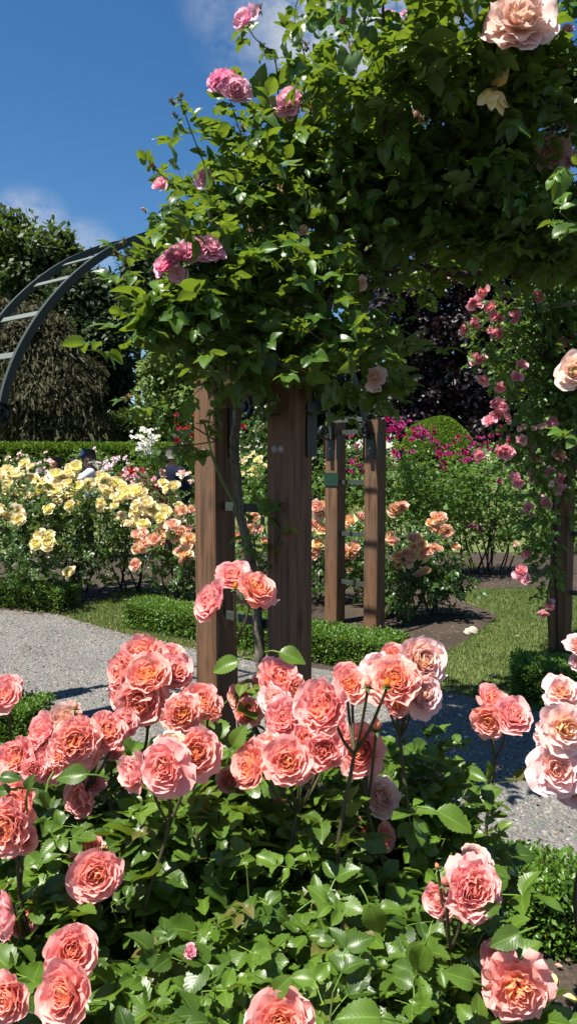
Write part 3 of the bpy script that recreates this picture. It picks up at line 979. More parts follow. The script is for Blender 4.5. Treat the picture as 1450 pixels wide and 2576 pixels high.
def stem_mesh(m, a, b, r0, r1, bend=.08, n=6, sides=6):
    a, b = np.asarray(a, float), np.asarray(b, float)
    mid = (a + b) / 2 + rng.normal(0, bend, 3) * [1, 1, .3] * np.linalg.norm(b - a)
    pts = smooth_curve([a, mid, b], n)
    m.tube(pts, np.linspace(r0, r1, len(pts)), sides)
    return pts


def front_bush(loc, label, group, clusters, blobs, leafmat, density, lsize, petal, hero=(), bud_mat=None, tmpl=None, bdiam=.09, ndx=0.):
    """clusters: lists of blooms (px, py, diameter_px, depth or None, (fx, fz), kind, material)."""
    root = thing('rose_bush', (*loc, 0), label, 'rose bush', group)
    leaves = MB()
    base = np.array([*loc, 0.])
    bpx = [(b[0], b[1], b[2], b[3] if b[3] else bdiam * FPX / b[2]) for cl in clusters for b in cl if b[2] > 45]
    cT, cD, cS, cC = spray_points(blobs, density, lsize)
    keep = np.ones(len(cT), bool)
    tip = cT + cD * cS[:, None] * .6
    for bx, by, bd, bz in bpx:
        z_ = tip[:, 1]; sx = CU + FPX * tip[:, 0] / z_; c0 = P(bx, by, bz)
        d2 = np.hypot(tip[:, 0] - c0[0] * z_ / bz, (tip[:, 2] - CAM_H) - (c0[2] - CAM_H) * z_ / bz) * FPX / z_
        keep &= ~((d2 < bd * .62) & (z_ < bz + .03))
    cT, cD, cS = cT[keep], cD[keep], cS[keep]
    lay_leaves(leaves, cT, cD, cS, tmpl or HI)
    for c in cC[::2][:42]:
        m = MB(); m.tube(c, np.linspace(.0032, .0014, len(c)), 5); link('cane', m.mesh('cane'), M_stemg, root)
    for cl in clusters:
        pos = []
        for b in cl:
            px, py, dp = b[:3]
            y = b[3] if b[3] else bdiam * FPX / dp
            pos.append(P(px, py, y))
        pos = np.array(pos)
        node = pos.mean(0) + [ndx, .015, -.13]
        m = MB()
        foot = base * .45 + node * [.55, .55, 0] + rng.normal(0, .05, 3) * [1, 1, 0]
        pts = smooth_curve([foot, foot + [*(rng.normal(0, .04, 2)), node[2] * .45], node + [*(rng.normal(0, .02, 2)), -.22], node], 7)
        m.tube(pts, np.linspace(.0065, .0036, len(pts)), 7, val=.5)
        for p, b in zip(pos, cl):
            fx, fz = b[4]
            jf = .17 if b[2] < 118 else .05
            f = nrm([fx - .06 + rng.normal(0, jf), -1.0 + abs(fx) * .35, fz + .12 + rng.normal(0, jf)])
            kind = b[5] if len(b) > 5 else 'full'
            mat = b[6] if len(b) > 6 else petal
            y = p[1]
            diam = b[2] * y / FPX
            back = p - f * diam * .30
            if kind == 'bud':
                f = nrm([fx * .5, -.2, 1.0]); back = p - f * .01
            stem_pts = smooth_curve([node, (node + back) / 2 + [0, 0, -.012], back], 5)
            m.tube(stem_pts, np.linspace(.0032, .0026, len(stem_pts)), 6)
            bloom(root, p - f * diam * .12, f, diam * rng.uniform(.86, 1.08), (bud_mat or mat) if kind == 'bud' and len(b) < 7 else mat, kind)
        link('stem', m.mesh('stem'), M_stem, root)
        # leaves up the stem
        nl_ = 0 if ndx else 9
        k = rng.integers(7, len(pts) - 2, nl_)
        d = nrm(rng.normal(0, 1, (nl_, 3)) * [1, 1, .2])
        put_leaves(leaves, pts[k], d, lsize * 1.05, tmpl or HI, up=1.0, jit=.3, drop=.1, tint=(.6, .2))
    link('foliage', leaves.mesh('foliage'), leafmat, root)
    for h in hero:
        px, py, y, L, ang, tilt = h[:6]
        m = MB()
        a = math.radians(ang)
        d = nrm([math.cos(a), -.25 * math.sin(math.radians(tilt)) - .05, math.sin(a)])
        n0 = nrm([-.2, -math.cos(math.radians(tilt)), math.sin(math.radians(tilt)) + .05])
        R = frames(np.array([d]), np.array([n0]), [.8 * L * y / FPX])
        scatter(m, BIG[int(rng.integers(0, len(BIG)))], R, np.array([P(px, py, y)]), np.array([h[6] if len(h) > 6 else .6]))
        p0 = P(px, py, y); m.tube(np.array([p0 - d * .03 + [0, .01, -.01], p0 - d * .012, p0 + d * .004]), .0016, 5)
        link('leaf', m.mesh('leaf'), leafmat, root)
    return root


GF = 'coral rose bushes in the front bed'
# --- centre front
front_bush((-.02, 1.62), 'coral rose bush before the brown posts with one tall stem of blooms rising highest', GF, [
    [(533, 1515, 108, 1.55, (-.5, .35)), (645, 1480, 100, 1.55, (.6, .75)), (588, 1447, 78, 1.62, (0, 1.2)), (592, 1478, 30, 1.52, (.2, 1), 'bud', M_budred)],
    [(358, 1652, 108, 1.62, (-.2, .8)), (440, 1690, 104, 1.58, (.5, .6)), (372, 1697, 104, 1.54, (-.1, .6)), (308, 1690, 88, 1.6, (-.8, .4)), (302, 1750, 80, 1.58, (-.7, .15)), (356, 1765, 112, 1.52, (0, .15)), (425, 1650, 80, 1.68, (.3, 1))],
    [(458, 1795, 104, 1.40, (0, .25)), (505, 1762, 96, 1.47, (.3, .8)), (535, 1785, 62, 1.46, (1, .3))],
    [(412, 1930, 150, 1.16, (-.1, .3)), (342, 1940, 108, 1.22, (-.7, .1)), (492, 1893, 106, 1.22, (.35, .5)), (432, 1874, 96, 1.27, (0, 1.1), 'full', M_faded)],
    [(600, 1755, 84, 1.6, (-.6, .3)), (705, 1705, 106, 1.55, (.25, 1.0)), (716, 1808, 110, 1.42, (-.2, .8)), (660, 1715, 60, 1.6, (-.3, .8)), (620, 1790, 70, 1.55, (-.5, .2)), (690, 1760, 84, 1.5, (.1, .5), 'full', M_blush), (740, 1730, 64, 1.52, (.6, .6))],
    [(815, 1778, 140, 1.20, (-.55, .45)), (880, 1722, 100, 1.30, (-.2, .9)), (925, 1722, 50, 1.22, (.1, 1), 'bud', M_coral), (972, 1722, 40, 1.22, (.2, 1), 'bud', M_budred), (872, 1700, 80, 1.33, (.3, 1.0))],
    [(722, 1915, 128, 1.25, (.0, .35)), (632, 1928, 114, 1.28, (-.75, .2)), (672, 1880, 80, 1.33, (-.2, .8)), (812, 1885, 112, 1.30, (-.1, .1)), (770, 1860, 70, 1.38, (0, .8)), (760, 1930, 76, 1.3, (.4, .0)), (850, 1850, 80, 1.36, (.3, .5))],
    [(905, 1885, 106, 1.36, (.1, .1)), (945, 1828, 50, 1.30, (0, 1), 'bud', M_coral), (930, 1915, 70, 1.40, (.4, .2))],
    [(572, 1962, 66, 1.45, (-.2, .5)), (595, 1975, 46, 1.45, (.4, .4)), (705, 2020, 40, 1.5, (.3, .3))],
    [(960, 2005, 96, 1.40, (.3, .6), 'full', M_faded), (910, 2090, 70, 1.45, (-.3, .2)), (968, 2103, 62, 1.38, (.6, .3))],
], [(430, 2120, 1.40, 250, 130, .24), (700, 2080, 1.42, 260, 130, .24), (560, 2330, 1.22, 330, 190, .26), (830, 2320, 1.24, 330, 210, .26), (950, 2080, 1.5, 190, 130, .2), (640, 2500, 1.1, 420, 150, .22), (980, 2480, 1.15, 260, 130, .2), (620, 1900, 1.5, 120, 110, .16, .8), (1020, 1960, 1.55, 120, 150, .16, .8), (330, 2010, 1.5, 170, 60, .12, 1.1), (520, 2000, 1.5, 130, 70, .12, 1.1), (780, 1990, 1.52, 130, 60, .12, 1.0), (420, 2030, 1.34, 120, 60, .08, 1.2), (250, 2035, 1.36, 150, 50, .08, 1.0), (620, 2020, 1.36, 120, 50, .08, 1.1), (1000, 2000, 1.5, 120, 70, .1, 1.2), (1100, 1930, 1.55, 70, 90, .1, 1.0), (560, 1850, 1.54, 90, 90, .10, .9), (770, 1840, 1.56, 110, 80, .10, .6), (910, 1960, 1.45, 110, 80, .12, .8), (1040, 1890, 1.52, 80, 80, .12, .8), (300, 1930, 1.52, 130, 60, .12, .9)], L_coral, .0080, .118, M_coral,
    hero=[(1095, 2040, 1.12, 128, -18, 60, .75), (700, 1640, 1.42, 92, -12, 50, .6), (585, 1880, 1.30, 84, 65, 25, .7), (600, 1660, 1.5, 90, 200, 35, .8), (925, 2270, 1.02, 120, -68, 25, .7), (1070, 2370, 1.0, 120, -110, 20, .85)])
# --- right front
front_bush((.52, 1.62), 'coral rose bush beside the low hedge, its large low bloom hanging over bare soil', GF, [
    [(988, 1650, 74, 1.5, (0, 1.0)), (1060, 1662, 106, 1.45, (.3, .7), 'full', M_blush), (990, 1705, 124, 1.38, (-.2, .7)), (1062, 1745, 96, 1.40, (.4, .4), 'full', M_blush), (1000, 1772, 54, 1.36, (.1, .4)), (1020, 1735, 90, 1.44, (0, .5)), (945, 1680, 80, 1.46, (-.3, 1), 'full', M_blush)],
    [(1225, 1812, 88, 1.72, (-.2, .15)), (1290, 1800, 92, 1.72, (.45, .75)), (1237, 1762, 78, 1.78, (0, 1.2))],
    [(1192, 2238, 158, 1.06, (.15, .55)), (1104, 2262, 92, 1.12, (-.9, .2)), (1192, 2162, 84, 1.14, (.1, 1.0), 'full', M_faded), (1118, 2222, 44, 1.06, (-.3, 1), 'bud', M_coral), (1098, 2180, 30, 1.1, (-.5, 1), 'bud', M_coral)],
    [(1300, 2490, 172, .98, (.0, -.05)), (1258, 2410, 90, 1.06, (.2, .9))],
], [(1060, 2060, 1.5, 110, 130, .16, .7), (1130, 2330, 1.16, 120, 110, .16), (1050, 2520, 1.05, 170, 120, .16), (1200, 2075, 1.7, 60, 40, .1, .5), (1180, 2390, 1.2, 60, 100, .12), (1180, 1960, 1.72, 50, 60, .1, .3)], L_coral, .0080, .118, M_coral,
    hero=[(1310, 2345, .98, 110, 195, 40, .3), (1190, 2470, .95, 110, 150, 50, .75), (1205, 2290, 1.04, 70, 20, 30, .5), (1160, 2000, 1.6, 70, 150, 40, .7)])
# --- left front
front_bush((-.78, 1.55), 'coral rose bush at the open gravel edge, with dark leaves shading its lowest blooms', GF, [
    [(188, 1862, 122, 1.34, (.1, .45)), (113, 1842, 92, 1.40, (-.5, .5)), (165, 1812, 92, 1.42, (.0, 1.0), 'full', M_faded), (272, 1838, 98, 1.40, (.5, .7)), (312, 1818, 66, 1.44, (.6, .8)), (122, 1925, 88, 1.36, (0, .1)), (215, 1905, 76, 1.38, (.3, -.1)), (150, 1895, 66, 1.33, (-.2, .2)), (240, 1868, 70, 1.43, (.1, .6)), (190, 1778, 30, 1.4, (.3, 1), 'bud', M_blush)],
    [(40, 1905, 92, 1.36, (-.2, .7)), (75, 1880, 54, 1.4, (.6, .5), 'full', M_blush), (85, 1935, 66, 1.34, (.2, .1)), (10, 1940, 60, 1.36, (-.4, .3))],
    [(12, 1748, 86, 1.45, (-.2, .75)), (22, 1720, 70, 1.5, (.1, 1.2))],
    [(40, 2010, 120, 1.16, (-.3, .1)), (15, 2085, 124, 1.12, (-.2, 0)), (52, 2120, 84, 1.16, (.3, .2))],
    [(205, 2008, 92, 1.36, (-.3, -.1)), (236, 1972, 50, 1.42, (.2, .4)), (288, 1888, 50, 1.45, (.5, .6))],
    [(242, 2202, 126, 1.18, (.15, .35)), (214, 2152, 100, 1.26, (-.4, .75))],
    [(22, 2305, 108, 1.14, (-.8, .1)), (62, 2320, 70, 1.18, (1.1, 0))],
], [(140, 2130, 1.32, 230, 120, .22), (150, 2330, 1.22, 240, 160, .22), (60, 2480, 1.15, 200, 130, .2), (230, 2440, 1.2, 180, 130, .2), (180, 1990, 1.42, 170, 70, .14, 1.1), (20, 1900, 1.5, 90, 80, .1, .3)], L_coral, .0080, .118, M_coral,
    hero=[(222, 1948, 1.08, 100, 172, 42, .35), (70, 1990, .98, 62, 75, 40, .1), (118, 1985, .98, 66, -100, 40, .1), (0, 1955, .98, 66, 10, 50, .15), (30, 1985, .98, 60, 185, 35, .2)])
# --- lowest front
front_bush((-.25, .98), 'coral rose bush with drooping soft pink blooms, lowest and closest of the front bed', GF, [
    [(165, 2500, 148, .94, (-.25, .35)), (182, 2392, 122, 1.0, (.35, .75))],
    [(22, 2510, 128, .96, (-.2, .2))],
    [(705, 2575, 176, .88, (-.1, .5)), (640, 2560, 70, .93, (-.9, .6), 'full', M_blush)],
    [(350, 2582, 72, 1.0, (0, .8), 'full', M_blush)],
    [(480, 2392, 36, 1.05, (.1, .8), 'mid', M_rambler)],
], [(300, 2560, 1.0, 260, 80, .14), (560, 2560, .98, 220, 80, .14), (860, 2540, .96, 200, 90, .14)], L_coral, .0090, .114, M_coral,
    hero=[(960, 2560, .86, 150, 160, 60, .75), (690, 2500, .9, 90, 60, 40, .6)])
# --- blush tea rose on the right
front_bush((.85, 1.3), 'tall blush pink rose bush, its crowded pointed blooms leaning in over the gravel', 'blush rose bushes', [
    [(1412, 1738, 112, 1.24, (-.3, 1.0), 'tea', M_blush), (1425, 1832, 140, 1.14, (.05, .35), 'tea', M_blush), (1372, 1832, 76, 1.22, (-1.0, .3), 'tea', M_blush), (1402, 1935, 138, 1.14, (-.3, .2), 'tea', M_blush), (1450, 1985, 100, 1.18, (.2, .0), 'tea', M_blush), (1360, 1862, 54, 1.22, (-1, 0), 'tea', M_blush)],
    [(1452, 1622, 62, 1.34, (-.5, .5), 'tea', M_blush), (1455, 1665, 50, 1.34, (-.5, .2), 'tea', M_blush)],
], [(1600, 2000, 1.3, 50, 90, .10, .5), (1590, 1800, 1.35, 50, 200, .10, .5)], L_coral, .006, .10, M_blush, ndx=.075)

# ==================================================================== climbing rose over the arch
def canes(root, lists, r0=.012, mat=None, name='cane', jitter=.05):
    for pts in lists:
        rr = r0
        if isinstance(pts, tuple): pts, rr = pts
        c = smooth_curve([P(*p) for p in pts], 6)
        m = MB(); m.tube(c, np.linspace(rr, rr * .55, len(c)), 8, jitter)
        link(name, m.mesh(name), mat or M_stemd, root)


def sprig(root, leaves, pts, lsize, n_leaf, tmpl, r=.0035, up=.8, mat=None):
    c = smooth_curve([P(*p) for p in pts], 8)
    m = MB(); m.tube(c, np.linspace(r, r * .5, len(c)), 6)
    link('cane', m.mesh('cane'), mat or M_stem, root)
    k = np.linspace(len(c) * .25, len(c) - 1, n_leaf).astype(int)
    d = nrm(np.cross(np.gradient(c, axis=0)[k], rng.normal(0, 1, (n_leaf, 3))) + .4 * np.gradient(c, axis=0)[k])
    put_leaves(leaves, c[k], d, lsize, tmpl, up=up, jit=.3, drop=.2, tint=(.65, .2))
    return c


CLIMB_BLOOMS = [
    (618, 55, 66, 3.3, (-.5, .1), 'semi', M_bicolour), (556, 205, 70, 3.22, (-.5, .8), 'full', M_bicolour), (592, 228, 70, 3.2, (.2, .0), 'tea', M_bicolour), (726, 262, 70, 3.2, (-.2, .2), 'tea', M_bicolour),
    (404, 465, 44, 2.95, (-.5, .4), 'semi', M_bicolour), (516, 450, 48, 3.2, (.1, .1), 'semi', M_bicolour), (424, 668, 62, 2.78, (-.6, .6), 'full', M_bicolour), (450, 648, 70, 2.78, (-.2, .9), 'full', M_bicolour),
    (486, 628, 74, 2.8, (.1, .9), 'tea', M_bicolour), (524, 628, 78, 2.82, (.5, .7), 'tea', M_bicolour), (446, 690, 50, 2.78, (-.2, -.3), 'semi', M_bicolour), (850, 60, 48, 3.3, (.2, .6), 'semi', M_bicolour), (975, 42, 40, 3.35, (0, .8), 'semi', M_bicolour), (1022, 42, 36, 3.35, (0, .8), 'semi', M_bicolour),
    (892, 135, 56, 3.35, (.3, .3), 'semi', M_pale), (780, 70, 34, 3.25, (.1, 1), 'bud', M_budred), (785, 240, 22, 3.2, (.2, 1), 'bud', M_pale), (1302, 62, 156, 2.55, (-.1, .35), 'tea', M_pale), (1450, 935, 92, 2.2, (-.6, .2), 'tea', M_pale), (1058, 292, 56, 3.4, (-.2, .0), 'semi', M_pale), (1138, 430, 30, 3.5, (0, 0), 'semi', M_pale),
    (942, 952, 60, 3.15, (.0, .2), 'semi', M_pale), (1425, 78, 36, 3.2, (-.3, .5), 'semi', M_bicolour), (1442, 322, 40, 3.3, (-.3, .3), 'semi', M_bicolour), (1390, 385, 96, 3.4, (.0, -.2), 'tea', M_pale), (1440, 405, 50, 3.2, (-.2, .3), 'semi', M_bicolour),
    (365, 530, 20, 3.1, (-.5, .3), 'bud', M_bicolour), (905, 715, 36, 3.2, (.3, -.3), 'semi', M_pale), (730, 755, 34, 3.1, (0, -.5), 'spent', M_pale), (762, 580, 26, 3.2, (0, 0), 'semi', M_pale)]
CLIMB_SPENT = [(455, 243, 36, 3.1), (433, 255, 34, 3.12), (440, 290, 30, 3.14), (385, 420, 36, 3.1), (312, 606, 34, 3.0), (291, 636, 38, 3.0), (320, 1000, 44, 2.98), (610, 322, 36, 3.15), (705, 475, 46, 3.05), (685, 548, 36, 3.1), (645, 800, 38, 3.0), (815, 846, 42, 3.0), (1160, 42, 52, 3.0), (1417, 155, 60, 2.85), (770, 115, 40, 3.2), (650, 22, 44, 3.28), (780, 275, 36, 3.15), (760, 262, 30, 3.18), (630, 575, 34, 3.05), (660, 570, 30, 3.05), (540, 1085, 26, 3.2)]
croot = thing('climbing_rose', (*(P(640, 1160, 3.36)[:2]), 0), 'leafy climbing rose with pink and white blooms burying the top of the central posts', 'climbing rose', 'climbing roses')
lv = MB()
canopy = [
    (640, 600, 3.25, 215, 190), (515, 650, 2.85, 120, 120), (740, 770, 3.15, 220, 150), (590, 830, 3.10, 170, 110), (480, 780, 2.85, 110, 90, .3, .8), (445, 720, 2.78, 60, 55, .18, .7),
    (860, 320, 3.45, 210, 220), (700, 400, 3.35, 190, 170), (520, 430, 3.25, 100, 90, .25, .75), (480, 520, 2.95, 70, 90, .2, .7), (620, 330, 3.3, 120, 110, .3, .7),
    (990, 110, 2.8, 230, 190), (830, 150, 2.9, 110, 130, .3, .8), (1030, 400, 3.3, 220, 200, .35, 1.4), (1250, 180, 3.1, 260, 260, .4, 1.3), (1330, 470, 3.2, 270, 190, .4, 1.4), (1150, 600, 4.4, 160, 90, .3), (1380, 620, 3.3, 140, 75, .35),
    (890, 880, 3.15, 110, 110), (700, 920, 3.12, 130, 70), (870, 640, 3.4, 100, 120), (985, 800, 3.9, 40, 110, .2), (960, 940, 3.3, 50, 80, .15, .6),
    (1400, 60, 3.1, 170, 160, .35), (1180, 20, 2.7, 220, 110), (1440, 300, 3.4, 100, 150, .3), (760, 480, 3.9, 230, 200, .4, .6), (425, 780, 2.80, 56, 56, .15, 2.2), (475, 690, 2.86, 74, 85, .2, 2.0), (530, 640, 2.9, 90, 90, .2, 1.6), (1150, 480, 3.5, 230, 150, .35), (1380, 560, 3.5, 160, 120, .35), (1060, 700, 4.6, 60, 50, .2, .7), (1260, 570, 4.3, 200, 100, .35), (1000, 540, 4.2, 120, 90, .3),
]
T, U = px_blobs(canopy, .0034, .42, .36)


def clear_front(T, spots, pad=.75):
    keep = np.ones(len(T), bool)
    for px, py, dp, y in spots:
        c = P(px, py, y); s = T[:, 1] / y
        d = np.hypot(T[:, 0] - c[0] * s, (T[:, 2] - CAM_H) - (c[2] - CAM_H) * s) * FPX / T[:, 1]
        keep &= ~((d < dp * pad + 14) & (T[:, 1] < y + .06))
    return keep


kp = clear_front(T, [(b[0], b[1], b[2], b[3]) for b in CLIMB_BLOOMS] + [(b[0], b[1], b[2] * .7, b[3]) for b in CLIMB_SPENT])
T, U = T[kp], U[kp]
put_leaves(lv, T, U, .140, MID, up=.75, jit=.55, tint=(.45, .2))
sT, sD, sS, sC = spray_points([tuple(b[:5]) + ((b[5] if len(b) > 5 else .42), (b[6] if len(b) > 6 else 1)) for b in canopy], .0046, .150, outward=.55, L0=.22, L1=.42, bias=.30, lean=.25)
kp = clear_front(sT + sD * sS[:, None] * .5, [(b[0], b[1], b[2], b[3]) for b in CLIMB_BLOOMS] + [(b[0], b[1], b[2] * .7, b[3]) for b in CLIMB_SPENT])
lay_leaves(lv, sT[kp], sD[kp], sS[kp], MID, (.52, .22), .8)
for c in sC[::6][:70]:
    m = MB(); m.tube(c, np.linspace(.0034, .0016, len(c)), 5); link('cane', m.mesh('cane'), M_stem, croot)
for s, n in [([(700, 250, 3.35), (690, 150, 3.3), (640, 95, 3.3), (625, 70, 3.3)], 6), ([(640, 420, 3.3), (600, 320, 3.25), (575, 240, 3.22)], 5), ([(540, 470, 3.25), (500, 380, 3.2), (470, 300, 3.15), (452, 250, 3.12)], 6),
             ([(470, 480, 3.2), (420, 450, 3.15), (388, 425, 3.12)], 3), ([(480, 560, 3.2), (420, 530, 3.12), (385, 540, 3.1)], 4), ([(480, 680, 3.1), (390, 660, 3.02), (300, 640, 3.0), (300, 636, 3.0)], 4),
             ([(480, 740, 3.1), (380, 690, 3.0), (320, 690, 2.98), (300, 712, 2.96)], 5), ([(470, 790, 3.05), (380, 790, 2.98), (330, 800, 2.96)], 7), ([(500, 850, 3.0), (430, 850, 2.96), (380, 830, 2.94)], 6),
             ([(560, 880, 3.05), (530, 950, 3.0), (490, 990, 2.98)], 6), ([(545, 1110, 3.3), (480, 1070, 3.2), (400, 1030, 3.1), (322, 1002, 3.0)], 9), ([(545, 1110, 3.3), (470, 1120, 3.2), (400, 1125, 3.12)], 8), ([(520, 1090, 3.3), (530, 1040, 3.2), (545, 1030, 3.2)], 4),
             ([(800, 260, 3.4), (760, 120, 3.3), (740, 40, 3.3), (760, -30, 3.3)], 7), ([(900, 150, 3.4), (850, 50, 3.3), (830, -20, 3.3)], 7), ([(970, 330, 3.0), (968, 180, 2.9), (965, 40, 2.9), (960, -40, 2.9)], 5),
             ([(1560, 250, 2.9), (1500, 400, 2.4), (1440, 440, 2.2), (1420, 420, 2.15)], 4), ([(1580, 300, 2.9), (1520, 520, 2.4), (1450, 560, 2.25), (1405, 535, 2.2)], 5), ([(1600, 350, 2.9), (1590, 700, 2.4), (1540, 900, 2.25), (1462, 945, 2.23)], 6), ([(1590, 700, 2.4), (1560, 950, 2.3), (1470, 1080, 2.25), (1448, 1095, 2.25)], 5), ([(900, 960, 3.2), (960, 1000, 3.2), (1005, 1005, 3.2)], 6), ([(940, 860, 3.3), (1000, 860, 3.3), (1030, 850, 3.3)], 4),
             ([(660, 1430, 3.2), (690, 1390, 3.15), (705, 1330, 3.1)], 7), ([(655, 1440, 3.2), (640, 1360, 3.15), (670, 1290, 3.1)], 6), ([(1360, 350, 3.2), (1430, 300, 3.0), (1460, 260, 2.9)], 6), ([(1300, 470, 3.0), (1390, 330, 2.9), (1420, 170, 2.85)], 4)]:
    sprig(croot, lv, s, .105, n + 1, MID)
link('foliage', lv.mesh('foliage'), L_climb, croot)
# trunk of the climber between the two posts: knobbly grey bark
M_climbbark = bpy.data.materials.new('grey_rose_bark'); _t = NT(M_climbbark)
_tc = _t.n('ShaderNodeTexCoord'); _n = _t.noise(_t.mapping(_tc.outputs['Object'], (1, 1, .35)), 70, 6, .7); _n2 = _t.noise(_tc.outputs['Object'], 18, 3)
_t.out(_t.bsdf(_t.ramp(_t.math('MULTIPLY_ADD', _n, .6, _t.math('MULTIPLY', _n2, .4)), [(.3, (.035, .028, .020)), (.52, (.16, .135, .09)), (.75, (.34, .31, .23))]), .85, .2, _t.bump(_n, .9, .012)).outputs[0])
tr = smooth_curve([P(*p) for p in [(668, 1800, 3.26), (656, 1690, 3.27), (648, 1560, 3.28), (632, 1420, 3.3), (612, 1330, 3.3), (602, 1282, 3.3), (596, 1200, 3.3), (588, 1120, 3.31), (597, 1040, 3.32), (590, 960, 3.3), (610, 880, 3.3), (650, 780, 3.3)]], 8)
m = MB()
rr = np.interp(np.linspace(0, 1, len(tr)), [0, .4, 1], [.023, .022, .019]) * (1 + .12 * np.sin(np.arange(len(tr)) * 1.3) * rng.uniform(.2, 1, len(tr)))
rr[38:42] *= 1.35; rr[14:16] *= 1.25
m.tube(tr, rr, 10, .07)
link('trunk', m.mesh('trunk'), M_climbbark, croot)
canes(croot, [([(602, 1284, 3.29), (565, 1220, 3.27), (535, 1150, 3.25), (520, 1085, 3.24), (512, 1060, 3.22)], .0085)], mat=M_stemg)
canes(croot, [([(640, 800, 3.3), (700, 600, 3.4), (860, 450, 3.5), (960, 480, 3.5), (1010, 430, 3.5)], .016), ([(960, 490, 3.55), (1100, 530, 3.7), (1230, 545, 3.9), (1300, 640, 4.0)], .020),
              ([(900, 640, 3.5), (1020, 660, 3.7), (1150, 690, 3.9), (1260, 680, 4.0), (1350, 690, 4.1), (1480, 660, 4.2)], .024), ([(1330, 560, 3.8), (1250, 500, 3.7), (1100, 480, 3.6)], .018),
              ([(730, 900, 3.3), (800, 760, 3.4), (860, 700, 3.5), (1000, 560, 3.8)], .018), ([(1290, 690, 3.9), (1380, 520, 3.6), (1360, 350, 3.5), (1480, 300, 3.6)], .03),
              ([(965, 340, 2.95), (968, 200, 2.9), (962, 60, 2.9), (960, -60, 2.9)], .006), ([(1180, 420, 3.6), (1300, 350, 3.5), (1400, 420, 3.5)], .014), ([(640, 780, 3.3), (560, 650, 3.2), (520, 520, 3.2)], .012), ([(650, 780, 3.3), (760, 560, 3.35), (780, 330, 3.35)], .012), ([(1080, 320, 3.4), (1180, 100, 3.4), (1240, -40, 3.4)], .012)])
for px, py, dp, y, f, kind, mat in CLIMB_BLOOMS:
    p = P(px, py, y); fv = nrm([f[0], -1 + abs(f[0]) * .3, f[1]])
    bloom(croot, p, fv, dp * y / FPX, mat, kind)
for px, py, dp, y in CLIMB_SPENT:
    bloom(croot, P(px, py, y), nrm(rng.normal(0, .5, 3) + [0, -.5, .6]), dp * y / FPX * 1.1, M_spent, 'spent')
# two wilting blooms with hanging cream petals
def wilted(root, p, size, n, mat, seed):
    r = np.random.default_rng(seed); m = MB()
    for i in range(n):
        V, F, LC = leaflet(6, 4, 0, width=.30, fold=-.35, droop=r.uniform(.1, .5), wave=.05, seed=seed + i)
        d = nrm([r.normal(0, .5), -.25 + r.normal(0, .2), -.8 + r.normal(0, .25)]) if i else nrm([.45, -.1, .9])
        R = frames(np.array([d]), np.array([nrm([r.normal(0, .3), -1, .4])]), [size * r.uniform(.8, 1.1)])
        W = V @ R[0].T
        m.add(W, F, np.stack([V[:, 1] ** 2, np.full(len(V), .8), np.full(len(V), r.uniform(0, 1))], -1))
    o = link('wilted_bloom', m.mesh('wilted_bloom'), mat, root, p)
    c = bpy.data.objects.new('hip', shared('hip', 0, SPENT[0], M_spent)); COL.objects.link(c); c.parent = o; c.scale = (size * .35,) * 3
    c.location = (0, -.01, .004)
    return o


wilted(croot, P(1240, 222, 2.7), 60 * 2.7 / FPX, 7, M_cream, 3)
wilted(croot, P(575, 938, 2.98), 38 * 2.98 / FPX, 4, M_cream, 9)

# big shiny leaves that catch the sky
m = MB()
for px, py, y, L, ang in [(995, 85, 2.7, 62, -80), (965, 380, 2.9, 58, -100), (845, 465, 3.0, 52, -10), (875, 505, 3.05, 52, 170), (895, 805, 2.9, 58, -80), (880, 915, 2.95, 56, -95), (985, 235, 3.0, 40, 100), (1185, 265, 2.9, 60, -70), (1305, 318, 2.7, 66, -20), (1410, 455, 2.2, 80, -100), (1425, 575, 2.3, 80, 30), (690, 830, 2.95, 46, 150), (600, 980, 2.95, 52, -100), (840, 555, 3.0, 40, -60), (860, 740, 3.0, 48, 15), (720, 945, 3.0, 40, -30)]:
    a = math.radians(ang); d = nrm([math.cos(a), -.25, math.sin(a)])
    scatter(m, BIG[int(rng.integers(0, 4))], frames(np.array([d]), np.array([nrm([-.1 + rng.normal(0, .2), -.75, .65])]), [L * y / FPX]), np.array([P(px, py, y) - d * L * y / FPX * .5]), np.array([.45]))
link('foliage', m.mesh('foliage'), L_climb, croot)

# ==================================================================== pink rambler on the right hand post
rroot = thing('climbing_rose', (*(RP0 + [-.15, -.1]), 0), 'rambling rose with loose pink blooms trailing down the post beyond the path', 'climbing rose', 'climbing roses')
lv = MB()
ramb = [(1300, 790, 5.6, 100, 90, .3), (1220, 860, 5.4, 60, 70, .2, .8), (1350, 920, 5.7, 110, 120, .3), (1260, 940, 5.5, 50, 60, .2, .8), (1330, 1060, 5.6, 90, 90, .25), (1290, 1130, 5.5, 70, 60, .2, .8), (1370, 1180, 5.7, 80, 90, .25), (1340, 1300, 5.6, 60, 80, .22, .8), (1370, 1400, 5.7, 50, 80, .2, .8), (1340, 1340, 5.6, 40, 60, .15, .6), (1400, 760, 5.8, 80, 110, .35), (1410, 1000, 5.9, 80, 170, .4, 1.8), (1400, 830, 6.0, 90, 130, .4, 1.6), (1430, 1120, 6.1, 60, 120, .4, 1.6), (1430, 1250, 5.95, 40, 120, .2, .6), (1360, 1500, 5.7, 22, 50, .1, .6), (1180, 650, 5.0, 60, 40, .25, .5), (1440, 880, 5.9, 60, 160, .4), (1430, 780, 5.7, 90, 130, .4, 2.2), (1430, 960, 5.75, 60, 150, .35, 2.2), (1400, 880, 6.05, 80, 200, .3, 2.0), (1330, 570, 5.3, 140, 100, .45, 1.2), (1430, 610, 5.3, 110, 90, .45, 1.2), (1240, 640, 5.0, 80, 50, .35)]  # last blobs are hidden foliage, added to shade the post
T, U = px_blobs(ramb, .020, .5, .25)
put_leaves(lv, T, U, .090, MID, up=.7, jit=.5, drop=.6)
